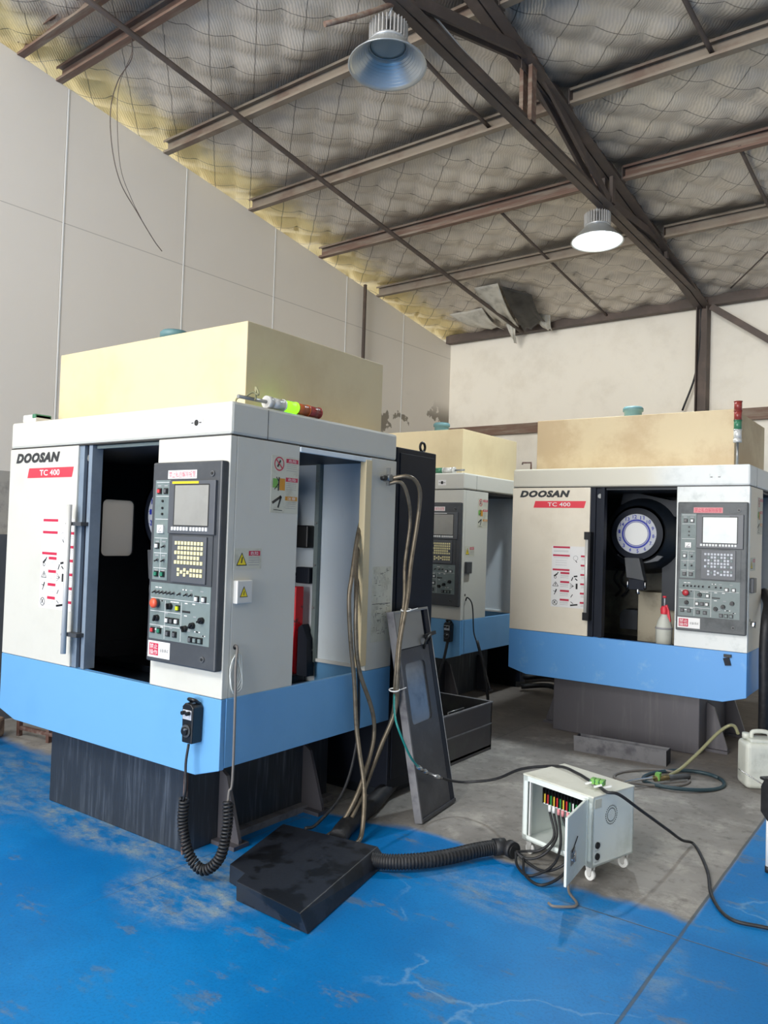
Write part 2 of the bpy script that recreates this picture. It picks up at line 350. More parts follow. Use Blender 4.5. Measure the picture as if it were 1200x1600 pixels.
    def disc(s, c, r, m, axis, n=32, off=0.0, r0=0.0):
        a = Vector(axis).normalized(); u = a.orthogonal().normalized(); v = a.cross(u); c = Vector(c) + a * off
        o = [c + (u * math.cos(2 * PI * k / n) + v * math.sin(2 * PI * k / n)) * r for k in range(n)]
        if r0 == 0: s.add(o, [tuple(range(n))], m)
        else:
            i_ = [c + (u * math.cos(2 * PI * k / n) + v * math.sin(2 * PI * k / n)) * r0 for k in range(n)]
            s.add(o + i_, [(k, (k + 1) % n, n + (k + 1) % n, n + k) for k in range(n)], m)
    def build(s, name, parent=None, bevel=0.0, seg=2, loc=None, rotz=None):
        me = bpy.data.meshes.new(name); vs = s.v
        if s.M is not None: vs = [tuple(s.M @ Vector(v)) for v in vs]
        me.from_pydata(vs, [], s.f)
        for nm in s.names: me.materials.append(MATS[nm])
        for p, k, sm in zip(me.polygons, s.m, s.sm): p.material_index = k; p.use_smooth = sm
        me.validate(); me.update()
        bm = bmesh.new(); bm.from_mesh(me); bmesh.ops.remove_doubles(bm, verts=bm.verts, dist=1e-5)
        bmesh.ops.recalc_face_normals(bm, faces=bm.faces) if not getattr(s, 'keep', False) else None
        bm.to_mesh(me); bm.free()
        o = bpy.data.objects.new(name, me); COL.objects.link(o)
        if loc: o.location = loc
        if rotz: o.rotation_euler = (0, 0, rotz)
        if parent: o.parent = parent
        if bevel:
            b = o.modifiers.new('bevel', 'BEVEL'); b.width = bevel; b.segments = seg; b.limit_method = 'ANGLE'; b.angle_limit = math.radians(50)
        return o
class Plane:                                             # writes flat marks on a surface
    def __init__(s, mb, o, r, u): s.mb = mb; s.o = Vector(o); s.r = Vector(r); s.u = Vector(u); s.n = s.r.cross(s.u); 
    def P(s, a, b, off): return s.o + s.r * a + s.u * b + s.n * off
    def poly(s, pts, m, off=0.0015): s.mb.add([s.P(a, b, off) for a, b in pts], [tuple(range(len(pts)))], m)
    def rect(s, a0, a1, b0, b1, m, off=0.0015): s.poly([(a0, b0), (a1, b0), (a1, b1), (a0, b1)], m, off)
    def plate(s, a0, a1, b0, b1, m, t=0.001):
        vs = [s.P(a, b, c) for c in (0, t) for a, b in ((a0, b0), (a1, b0), (a1, b1), (a0, b1))]
        s.mb.add(vs, [(4, 5, 6, 7), (0, 1, 5, 4), (1, 2, 6, 5), (2, 3, 7, 6), (3, 0, 4, 7)], m)
    def line(s, a0, b0, a1, b1, w, m, off=0.0016):
        d = Vector((a1 - a0, b1 - b0)).normalized(); q = Vector((-d.y, d.x)) * w / 2
        s.poly([(a0 - q.x, b0 - q.y), (a1 - q.x, b1 - q.y), (a1 + q.x, b1 + q.y), (a0 + q.x, b0 + q.y)], m, off)
    def ring(s, a, b, r, w, m, off=0.0017): s.mb.disc(s.P(a, b, 0), r, m, s.n, 24, off, r - w)
    def text(s, txt, a0, a1, b0, b1, m, off=0.002, shear=0.0, bold=0.0):
        vs, fs, x0, x1, y0, y1 = text_data(txt, shear, bold)
        sx = (a1 - a0) / (x1 - x0); sy = (b1 - b0) / max(1e-6, y1 - y0)
        s.mb.add([s.P(a0 + (v[0] - x0) * sx, b0 + (v[1] - y0) * sy, off) for v in vs], fs, m)
def empty(name, loc, rz=0, label=None, cat=None, group=None):
    o = bpy.data.objects.new(name, None); COL.objects.link(o); o.location = loc; o.rotation_euler = (0, 0, rz); o.empty_display_size = 0.1
    if label: tag(o, label, cat, group)
    return o
def tag(o, label, cat, group=None):
    o['label'] = label; o['category'] = cat
    if group: o['group'] = group
    return o
def struct(o): o['kind'] = 'structure'; return o
def smooth_path(pts, k=6):                               # Catmull-Rom
    P = [Vector(p) for p in pts]; P = [P[0] * 2 - P[1]] + P + [P[-1] * 2 - P[-2]]; out = []
    for i in range(1, len(P) - 2):
        for j in range(k):
            t = j / k; a, b, c, d = P[i - 1:i + 3]
            out.append(0.5 * ((2 * b) + (c - a) * t + (2 * a - 5 * b + 4 * c - d) * t * t + (3 * b - a - 3 * c + d) * t ** 3))
    out.append(P[-2]); return out

# ------------------------------------------------------------------ the hall
YB, ZR, SL = 9.34, 4.39, 0.161
def roof(y): return ZR + SL * (YB - y)
mb = MB(); mb.add([(-10, -16, 0), (10, -16, 0), (10, 12, 0), (-10, 12, 0)], [(0, 1, 2, 3)], 'floor_painted')
mb.box(-10, 10, -16, 12, -0.1, -0.002, 'concrete_dark')
struct(mb.build('floor'))
# left wall: insulated panels with narrow open joints
mb = MB()
JO = [-9.0, -7.4, -6.2, -5.0, -3.8, -2.6, -1.4, -0.2, 1.0, 2.22, 3.44, 4.67, 5.86, 7.05, 8.2, 9.36]
for a, b in zip(JO[:-1], JO[1:]):
    a += 0.002; b -= 0.002
    za, zb = roof(a) - 0.14, roof(b) - 0.14
    mb.prism([(a, 1.95), (b, 1.95), (b, zb), (a, za)], 0, -6.30, -6.20, 'wall_panel')
for j in JO[1:-1]: mb.prism([(j + .004, 1.95), (j + .016, 1.95), (j + .016, roof(j) - .15), (j + .004, roof(j) - .15)], 0, -6.205, -6.196, 'white_paint')
mb.box(-6.36, -6.31, -9, YB, 1.9, 4.1, 'white_paint')
mb.prism([(-9, 4.1), (YB, 4.1), (YB, roof(YB) - 0.16), (-9, roof(-9) - 0.16)], 0, -6.36, -6.31, 'white_paint')
mb.box(-6.36, -6.20, -9, YB, 1.45, 1.95, 'plaster'); mb.box(-6.36, -6.16, -9, YB, 0, 1.45, 'concrete_dark')
struct(mb.build('wall_left', rotz=BROT))
mb = MB(); mb.box(-6.36, 7.2, YB, YB + 0.12, 0, ZR - 0.02, 'wall_back_paint')
struct(mb.build('wall_back', rotz=BROT))
mb = MB()                                                # right wall, outside the photo
def rw(a, b, z0): mb.prism([(a, z0), (b, z0), (b, roof(b)), (a, roof(a))], 0, 7.0, 7.12, 'wall_back_paint')
rw(-9, YB, 0)
struct(mb.build('wall_right', rotz=BROT))
mb = MB()                                                # front wall with the doorway the daylight comes through
mb.box(-6.36, -6.2, -9.12, -9, 0, 7.3, 'wall_back_paint'); mb.box(2.6, 7.1, -9.12, -9, 0, 7.3, 'wall_back_paint'); mb.box(-6.2, 2.6, -9.12, -9, 6.2, 7.3, 'wall_back_paint')
struct(mb.build('wall_front', rotz=BROT))
# quilted insulation under the roof sheets
def ceil_mesh():
    mb = MB(); xs = []; x = -6.42
    while x < 0.6: xs.append(x); x += 0.045
    while x < 7.2: xs.append(x); x += 0.4
    ys = []; y = -9.2
    while y < 1.6: ys.append(y); y += 0.3
    while y < YB: ys.append(y); y += 0.045
    ys.append(YB + 0.1)
    def puff(x, y):
        u = x / QX + y / QY; v = x / QX - y / QY
        q = 0.05 * (abs(math.cos(PI * u) * math.cos(PI * v))) ** 0.5
        k = [abs(y - p) for p in PURLINS]; d = min(k)
        sag = 0.045 * min(1, d / 0.3) * (0.6 + 0.4 * math.sin(x * 1.7 + y * 2.3))
        q *= min(1, max(0, d - 0.03) / 0.16)
        return q + sag if x < 0.6 and y > 1.5 else 0.02
    vs = [(x, y, roof(y) - puff(x, y)) for y in ys for x in xs]; n = len(xs)
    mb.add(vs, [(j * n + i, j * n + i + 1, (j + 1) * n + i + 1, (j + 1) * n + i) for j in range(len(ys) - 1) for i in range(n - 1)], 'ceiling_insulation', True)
    vs = [(-6.5, -9.3, roof(-9.3) + .05), (7.3, -9.3, roof(-9.3) + .05), (7.3, 9.6, roof(9.6) + .05), (-6.5, 9.6, roof(9.6) + .05)]
    mb.add(vs, [(0, 1, 2, 3)], 'steel')
    return mb.build('ceiling', rotz=BROT)
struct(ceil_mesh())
CPROF = [(-.03, -.06), (.03, -.06), (.03, -.04), (.024, -.04), (.024, -.054), (-.022, -.054), (-.022, .054), (.024, .054), (.024, .04), (.03, .04), (.03, .06), (-.03, .06)]
ordw = {1.2: None, 2.28: None, 3.36: 'rusty roof purlin crossing the upper left corner, right of the doubled red-brown one', 4.43: 'steel roof purlin passing just behind the unlit high bay lamp',
        5.5: 'long roof purlin in the middle of the ceiling between the two lamps', 6.58: 'steel roof purlin passing right above the lit high bay lamp', 7.65: 'roof purlin behind the lit lamp, last before the back wall'}
for k, py in enumerate(PURLINS):
    if py < 2: continue
    mb = MB(); zc = roof(py) - 0.085
    mname = 'beam_light' if py in (4.43, 5.5, 7.65) else 'beam_rust'
    for (xa, xb) in ((-6.2, -2.80), (-2.62, 6.9)):
        mb.sweep((xa, py, zc), (xb, py, zc), CPROF, mname)
    for xx in (-2.80, -2.62):
        mb.box(xx - 0.004, xx + 0.004, py - 0.04, py + 0.04, zc - 0.07, zc + 0.05, 'beam_dark')
    o = mb.build('roof_purlin', rotz=BROT); tag(o, ordw.get(py) or 'rusty purlin at the top left edge of the photo, nearest to the camera', 'beam', 'steel roof purlins')
mb = MB(); mb.sweep((-6.2, 3.03, roof(3.03) - .085), (-2.8, 3.03, roof(3.03) - .085), CPROF, 'beam_rust')
tag(mb.build('roof_purlin', rotz=BROT), 'short red-brown purlin in the top left corner, doubled beside its neighbour', 'beam', 'steel roof purlins')
mb = MB(); mb.bar((-6.2, 9.26, 4.31), (6.9, 9.26, 4.31), 0.1, 0.11, 'beam_dark')
tag(mb.build('eaves_beam', rotz=BROT), 'dark brown eaves beam running along the top of the back wall', 'beam')
# roof truss
XT = -2.707
t = empty('roof_truss', bw(XT, 4.0, 4.4), BROT, 'brown steel roof truss sloping down to the column at the back wall', 'truss')
TB = MB
def tz_top(y): return roof(y) - 0.10
def tz_bot(y): return 4.33 + 0.045 * (9.26 - y)
Moff = Matrix.Translation(Vector((-XT, -4.0, -4.4)))
def angle_pair(mb, p0, p1, w, h, m):
    for sx in (-1, 1):
        q = [(sx * 0.006, -h / 2), (sx * w / 2, -h / 2), (sx * w / 2, -h / 2 + 0.008), (sx * 0.013, -h / 2 + 0.008), (sx * 0.013, h / 2), (sx * 0.006, h / 2)]
        if sx < 0: q = q[::-1]
        mb.sweep(p0, p1, q, m, up=(0, 0.05, 1))
mb = MB(Moff); angle_pair(mb, (XT, -3, tz_top(-3)), (XT, 9.25, tz_top(9.25)), 0.17, 0.15, 'beam_dark'); mb.build('top_chord', t)
mb = MB(Moff); angle_pair(mb, (XT, -3, tz_bot(-3)), (XT, 9.25, tz_bot(9.25)), 0.13, 0.09, 'beam_dark'); mb.build('bottom_chord', t)
def web(y0, top0, y1, top1, w=0.075, m='beam_dark'):
    mb = MB(Moff); a = (XT, y0, tz_top(y0) if top0 else tz_bot(y0)); b = (XT, y1, tz_top(y1) if top1 else tz_bot(y1))
    d = Vector((0, b[2] - a[2], -(b[1] - a[1])))
    for sx in (-0.035, 0.035): mb.bar((a[0] + sx, a[1], a[2]), (b[0] + sx, b[1], b[2]), 0.022 if abs(y0 - y1) > .1 else 0.03, w, m, up=(0, 1, 0.3) if abs(y0 - y1) < .1 else (0, 0, 1))
    mb.build('web_member', t)
web(4.97, True, 4.98, False, 0.07, 'beam_rust'); web(6.46, True, 6.47, False, 0.07); web(7.86, True, 7.87, False, 0.06)
web(4.97, True, 6.40, False); web(4.95, True, 3.5, False); web(6.5, False, 7.84, True); web(3.5, False, 3.51, True); web(3.5, False, 2.0, True)
for y, tp in ((4.97, 1), (6.46, 0), (3.5, 0), (7.86, 1), (9.1, 0)):
    z = tz_top(y) - .04 if tp else tz_bot(y) + .04
    mb = MB(Moff); mb.box(XT - .005, XT + .005, y - .1, y + .1, z - .08, z + .07, 'beam_dark'); mb.build('gusset_plate', t)
mb = MB()
for sx in (-1, 1): mb.box(-2.707 + sx * .055 - .006, -2.707 + sx * .055 + .006, 9.18, 9.33, 0, 4.32, 'beam_dark')
mb.box(-2.77, -2.645, 9.245, 9.26, 0, 4.32, 'beam_dark')
tag(mb.build('steel_column', rotz=BROT), 'dark steel column standing against the back wall under the truss', 'column')
mb = MB(); mb.bar((-2.60, 9.16, 4.22), (-0.9, 9.16, 2.95), 0.02, 0.07, 'beam_dark', up=(0, 0, 1))
tag(mb.build('diagonal_brace', rotz=BROT), 'dark diagonal brace running down right from the column top', 'brace')
mb = MB(); mb.box(-6.15, 6.9, 9.26, 9.33, 2.93, 3.06, 'beam_rust')
tag(mb.build('wall_girt', rotz=BROT), 'brown horizontal girt on the back wall behind the machines', 'beam')
mb = MB(); mb.cyl((-6.14, 7.33, 0), (-6.14, 7.33, roof(7.33) - .14), 0.022, 'beam_dark', 10)
tag(mb.build('wall_post', rotz=BROT), 'thin dark post standing on the left wall', 'post')
# brace pipe and sag rods
def rod(name, p0, p1, r, m, label, cat='rod'):
    mb = MB(); mb.tube(smooth_path([p0, [(a + b) / 2 - (0.012 if i == 2 else 0) for i, (a, b) in enumerate(zip(p0, p1))], p1], 4), r, m, 8)
    return tag(mb.build(name, rotz=BROT), label, cat)
rod('brace_pipe', (-5.10, 2.4, roof(2.4) - .19), (-4.99, 9.2, roof(9.2) - .16), 0.022, 'beam_dark', 'long dark brown pipe under the purlins parallel to the left wall', 'pipe')
rod('sag_rod', (-3.39, 4.45, roof(4.45) - .10), (-3.34, 5.5, roof(5.5) - .10), 0.016, 'beam_dark', 'short dark rod between two purlins right of the unlit lamp')
rod('sag_rod', (-3.88, 6.6, roof(6.6) - .10), (-3.84, 9.2, roof(9.2) - .10), 0.014, 'beam_dark', 'dark rod reaching from mid ceiling to the back wall top, left of the lit lamp')
rod('sag_rod', (-1.62, 4.6, roof(4.6) - .10), (-1.59, 5.5, roof(5.5) - .10), 0.018, 'beam_dark', 'dark rod at the top right edge of the photo')
rod('sag_rod', (-1.68, 6.6, roof(6.6) - .10), (-1.66, 7.65, roof(7.65) - .10), 0.016, 'beam_dark', 'dark rod at the right edge of the photo below the upper purlins')
rod('sag_rod', (-2.35, 9.0, roof(9.0) - .1), (-1.5, 7.9, roof(7.9) - .1), 0.008, 'beam_dark', 'thin rod crossing diagonally right of the truss near the back wall')
rod('hanger_bar', (-2.95, 3.1, 4.33), (-2.72, 3.5, 4.60), 0.016, 'beam_rust', 'rust coloured bar poking out left of the unlit lamp', 'bar')

# torn insulation by the back wall
def flap(label, P, m, dark=None):
    mb = MB(); a, b, c, d = [Vector(p) for p in P]; n = 14
    vs = []
    for i in range(n + 1):
        for j in range(n + 1):
            s_, t_ = i / n, j / n; q = (a * (1 - s_) + b * s_) * (1 - t_) + (d * (1 - s_) + c * s_) * t_
            q = q + Vector((0, 0.03 * math.sin(s_ * 17 + t_ * 3) * t_, -0.05 * math.sin(PI * t_) + 0.025 * math.sin(s_ * 11) * t_)); vs.append(q)
    mb.add(vs, [(i * (n + 1) + j, (i + 1) * (n + 1) + j, (i + 1) * (n + 1) + j + 1, i * (n + 1) + j + 1) for i in range(n) for j in range(n)], m, True)
    o = mb.build('torn_insulation_sheet', rotz=BROT); sd = o.modifiers.new('thickness', 'SOLIDIFY'); sd.thickness = 0.006
    return tag(o, label, 'insulation', 'torn insulation hanging by the back wall')
flap('pale torn insulation sheet hanging from the ceiling near the back wall, largest', [(-5.0, 8.0, roof(8) - .08), (-4.68, 8.0, roof(8) - .08), (-4.92, 8.95, 4.29), (-5.25, 8.9, 4.38)], 'foil_torn')
flap('dark patch for the hole in the insulation, right of the largest torn sheet', [(-4.67, 8.05, roof(8.05) - .09), (-4.42, 8.35, roof(8.4) - .10), (-4.55, 8.95, 4.31), (-4.90, 9.1, 4.22)], 'hole_dark')  # dark sheet put in where the torn insulation leaves a shaded hole
flap('narrow torn strip with a pointed end below the largest torn sheet', [(-5.1, 8.9, 4.40), (-4.96, 8.95, 4.42), (-5.04, 9.12, 4.12), (-5.06, 9.12, 4.12)], 'foil_torn')
flap('sagging insulation edge left of the torn sheet', [(-5.75, 8.6, 4.46), (-5.25, 8.6, 4.47), (-5.22, 9.1, 4.33), (-5.5, 9.1, 4.36)], 'foil_torn')
flap('small grey insulation scrap on the eaves beam, rightmost of the torn pieces', [(-4.72, 9.0, 4.40), (-4.50, 9.0, 4.42), (-4.54, 9.14, 4.22), (-4.62, 9.16, 4.24)], 'foil_torn')
# loose wires
def wire(name, pts, r, m, label, cat='wire', rot=BROT, k=6):
    mb = MB(); mb.tube(smooth_path(pts, k), r, m, 6); return tag(mb.build(name, rotz=rot), label, cat)
wire('hanging_wire', [(-5.19, 3.36, 5.25), (-5.19, 3.374, 5.071), (-5.19, 3.269, 4.849), (-5.19, 3.216, 4.609), (-5.19, 3.24, 4.332), (-5.19, 3.321, 4.099), (-5.19, 3.467, 3.933), (-5.19, 3.63, 3.764), (-5.19, 3.71, 3.70)], 0.0035, 'beam_dark', 'long thin wire dangling from the roof in front of the left wall')
wire('hanging_wire', [(-5.21, 3.375, 5.2), (-5.22, 3.387, 5.112), (-5.22, 3.30, 4.85), (-5.22, 3.29, 4.602), (-5.22, 3.334, 4.233), (-5.22, 3.438, 4.028), (-5.22, 3.541, 3.891)], 0.0025, 'beam_dark', 'shorter thin wire dangling beside the long wire at the left wall')
wire('hanging_wire', [(-2.72, 9.2, 4.28), (-2.736, 9.25, 4.18), (-2.742, 9.25, 3.8), (-2.79, 9.25, 3.45), (-2.92, 9.25, 3.08)], 0.011, 'black_rubber', 'black cable hanging beside the steel column on the back wall', 'cable')

# ------------------------------------------------------------------ lamps
def lamp(b, tilt, lit, label):
    t = empty('high_bay_lamp', bw(*b), 0, label, 'lamp', 'high bay lamps')
    t.rotation_euler = (math.radians(tilt), 0, BROT + math.radians(37))
    t.rotation_euler = Matrix.Rotation(BROT + math.radians(38), 3, 'Z').to_euler()
    M = Matrix.Rotation(math.radians(-tilt), 4, 'X')
    mb = MB(M); n = 48
    mb.lathe([(.225, 0), (.222, 0.006), (.205, .02), (.17, .06), (.13, .105), (.105, .13), (.098, .128), (.125, .10), (.165, .055), (.200, .016), (.216, 0.0), (.225, 0)], (0, 0, 0), 'lamp_shade', n)
    for k in range(9):
        rr = .205 - k * .012; hh = .016 + (0.205 - rr) * 1.1
        mb.lathe([(rr, hh - .004), (rr - .003, hh - .004), (rr - .003, hh), (rr, hh - .004)], (0, 0, 0), 'lamp_grey', n)
    mb.build('lamp_shade', t)
    mb = MB(M); mb.lathe([(0, .118), (.08, .118), (.10, .122), (.10, .135), (0, .135)], (0, 0, 0), 'lamp_lit' if lit else 'lamp_lens', 32); mb.build('lens', t)
    mb = MB(M); mb.lathe([(0, .13), (.108, .13), (.108, .145), (.055, .15), (.055, .26), (0, .26)], (0, 0, 0), 'lamp_grey', 32)
    for k in range(30):
        a = 2 * PI * k / 30; d = Vector((math.cos(a), math.sin(a), 0))
        mb.bar(d * .055 + Vector((0, 0, .195)), d * .112 + Vector((0, 0, .195)), .005, .105, 'lamp_fin')
    mb.build('heat_sink', t)
    mb = MB(M); mb.cyl((0, 0, .25), (0, 0, .29), .03, 'lamp_grey', 16); mb.tube([(0, .02 * math.cos(a), .31 + .02 * math.sin(a)) for a in [i * PI / 6 - .5 for i in range(11)]], .005, 'steel', 6)
    mb.build('hook', t)
    if lit:
        l = bpy.data.lights.new('lamp_light', 'AREA'); l.shape = 'DISK'; l.size = 0.2; l.energy = 55; l.color = (0.86, 0.95, 1.0)
        o = bpy.data.objects.new('lamp_light', l); COL.objects.link(o); o.parent = t; o.location = (0, 0, 0.11)
lamp((-2.78, 3.45, 4.21), 5, False, 'unlit high bay lamp with ribbed heat sink hanging from the truss')
lamp((-2.78, 6.42, 4.13), 3, True, 'lit high bay lamp glowing bluish white under the truss')
wire('lamp_cable', [(-2.78, 3.45, 4.5), (-2.70, 3.5, 4.66), (-2.70, 4.2, 4.60), (-2.72, 5.2, 4.555)], 0.007, 'lamp_grey', 'grey cable lying along the bottom chord above the unlit lamp', 'cable')

# ------------------------------------------------------------------ machining centres
W, D, HB, HS, HBL, HT = 1.842, 1.285, 0.487, 1.9705, 0.795, 2.123
def rrect(x0, x1, z0, z1, r, n=5):
    pts = []
    for cx, cz, a0 in ((x1 - r, z0 + r, -PI / 2), (x1 - r, z1 - r, 0), (x0 + r, z1 - r, PI / 2), (x0 + r, z0 + r, PI)):
        pts += [(cx + r * math.cos(a0 + PI / 2 * i / n), cz + r * math.sin(a0 + PI / 2 * i / n)) for i in range(n + 1)]
    return pts
def framed(mb, ax, at, th, outer, inner, m):            # panel with a rounded window cut out; outer = (a0,a1,z0,z1)
    a0, a1, z0, z1 = outer; i0 = min(p[0] for p in inner); i1 = max(p[0] for p in inner); j0 = min(p[1] for p in inner); j1 = max(p[1] for p in inner)
    for (p, q, r, s_) in ((a0, i0, z0, z1), (i1, a1, z0, z1), (i0, i1, z0, j0), (i0, i1, j1, z1)):
        mb.prism([(p, r), (q, r), (q, s_), (p, s_)], ax, at, at + th, m)
    for c, sel in (((i1, j0), 0), ((i1, j1), 1), ((i0, j1), 2), ((i0, j0), 3)):
        k = len(inner) // 4; arc = inner[sel * k:(sel + 1) * k]
        for u_, v_ in zip(arc[:-1], arc[1:]): mb.prism([c, u_, v_], ax, at, at + th, m)
def warn_sheet(pl, x0, x1, z0, z1):                      # the many-cell safety sheet beside the handle
    pl.plate(x0, x1, z0, z1, 'sticker_white'); w_ = x1 - x0; h_ = z1 - z0
    X = lambda u: x0 + u * w_
    Z = lambda v: z1 - v * h_
    R = lambda a, b, c, d, m: pl.rect(X(a), X(b), Z(d), Z(c), m)
    for v in (0.0, 0.135, 0.37): R(.03, .50, v + .005, v + .035, 'mark_red')
    for v in (.075, .09, .19): R(.05, .46, v, v + .004, 'mark_grey')
    for v in (.235, .27, .31): R(.1, .42, v, v + .003, 'mark_grey')
    for k in range(4):
        v = .425 + k * .146
        R(.25, .50, v, v + .032, 'mark_red')
        for q in (.05, .065, .09): R(.25, .48, v + q, v + q + .004, 'mark_grey')
    for k, v in enumerate((.14, .29, .44, .59, .74, .89)):
        R(.80, 1.0, v, v + .03, 'mark_red'); R(.82, .98, v + .05, v + .054, 'mark_grey'); R(.82, .98, v + .07, v + .074, 'mark_grey')
    L = lambda a, b, c, d, t=.006: pl.line(X(a), Z(b), X(c), Z(d), t, 'mark_black')
    # pictograms: pointing hand, triangle, falling figure, prohibition ring, gauge, press, splash
    L(.07, .50, .16, .46, .012); L(.16, .46, .19, .43, .008); pl.ring(X(.11), Z(.515), .011, .004, 'mark_black')
    L(.04, .66, .12, .59, .004); L(.12, .59, .20, .66, .004); L(.04, .66, .20, .66, .004); L(.12, .61, .12, .645, .007)
    L(.15, .71, .12, .76, .010); L(.12, .76, .09, .80, .006); L(.06, .74, .13, .75, .004)
    pl.ring(X(.11), Z(.93), .023, .004, 'mark_black'); L(.06, .90, .16, .96, .004); L(.08, .95, .13, .90, .006)
    pl.ring(X(.66), Z(.19), .020, .003, 'mark_grey'); L(.66, .23, .70, .26, .006)
    L(.62, .49, .72, .48, .012); L(.56, .56, .60, .50, .008); L(.66, .52, .72, .55, .008)
    pl.rect(X(.68), X(.73), Z(.69), Z(.60), 'mark_black')
    for q in (.60, .63, .66, .69): L(.52, q, .62, .645, .003)
    L(.55, .83, .60, .78, .006); L(.54, .96, .74, .94, .012); L(.55, .90, .62, .93, .005)
def side_sheet(pl, y0, y1, z0, z1):                      # three stacked safety labels
    h_ = (z1 - z0) / 3; w_ = y1 - y0; pl.plate(y0, y1, z0, z1, 'sticker_old')
    for k in range(3):
        zt = z1 - k * h_
        pl.rect(y0 + .52 * w_, y1 - .03 * w_, zt - .32 * h_, zt - .10 * h_, 'mark_orange' if k == 2 else 'mark_red')
        pl.text('注意' if k == 2 else '危险', y0 + .60 * w_, y1 - .10 * w_, zt - .29 * h_, zt - .13 * h_, 'sticker_white', .0022)
        for q in (.40, .50, .60, .72): pl.rect(y0 + .54 * w_, y1 - .08 * w_, zt - (q + .02) * h_, zt - q * h_, 'mark_grey')
    c = y0 + .27 * w_
    zt = z1 - .42 * h_; pl.ring(c, zt, .034, .006, 'mark_red'); pl.line(c - .024, zt + .022, c + .024, zt - .022, .006, 'mark_red', .0019); pl.line(c - .012, zt - .015, c + .008, zt + .018, .01, 'mark_black')
    zt = z1 - 1.45 * h_; pl.rect(y0 + .06 * w_, c - .006, zt - .022, zt + .022, 'mark_green'); pl.rect(c + .006, y0 + .50 * w_, zt - .032, zt + .025, 'mark_orange')
    pl.line(c + .002, zt + .03, c - .002, zt - .035, .008, 'mark_black', .0019); pl.line(c - .028, zt - .03, c, zt, .005, 'mark_black', .0019); pl.line(c - .018, zt + .03, c, zt + .01, .005, 'mark_black', .0019)
    zt = z1 - 2.45 * h_; pl.line(c - .04, zt - .004, c + .02, zt + .03, .013, 'mark_black'); pl.line(c + .02, zt + .03, c, zt - .025, .011, 'mark_black'); pl.line(c - .03, zt - .035, c + .03, zt - .038, .003, 'mark_black')
def bolt_label(pl, y0, y1, z0, z1):
    pl.plate(y0, y1, z0, z1, 'sticker_old'); w_ = y1 - y0; h_ = z1 - z0; c = y0 + .27 * w_; zc = z0 + .45 * h_; r = .36 * h_
    pl.poly([(c - r, zc - .8 * r), (c + r, zc - .8 * r), (c, zc + r)], 'mark_black', .0015); pl.poly([(c - .8 * r, zc - .68 * r), (c + .8 * r, zc - .68 * r), (c, zc + .78 * r)], 'mark_yellow', .0018)
    pl.line(c + .1 * r, zc + .35 * r, c - .05 * r, zc - .45 * r, .007, 'mark_black', .002)
    pl.rect(y0 + .52 * w_, y1 - .05 * w_, z1 - .36 * h_, z1 - .12 * h_, 'mark_red')
    pl.text('危险', y0 + .58 * w_, y1 - .12 * w_, z1 - .33 * h_, z1 - .15 * h_, 'sticker_white', .0022)
    for q in (.45, .56, .67, .8): pl.rect(y0 + .52 * w_, y1 - .08 * w_, z1 - (q + .03) * h_, z1 - q * h_, 'mark_grey')

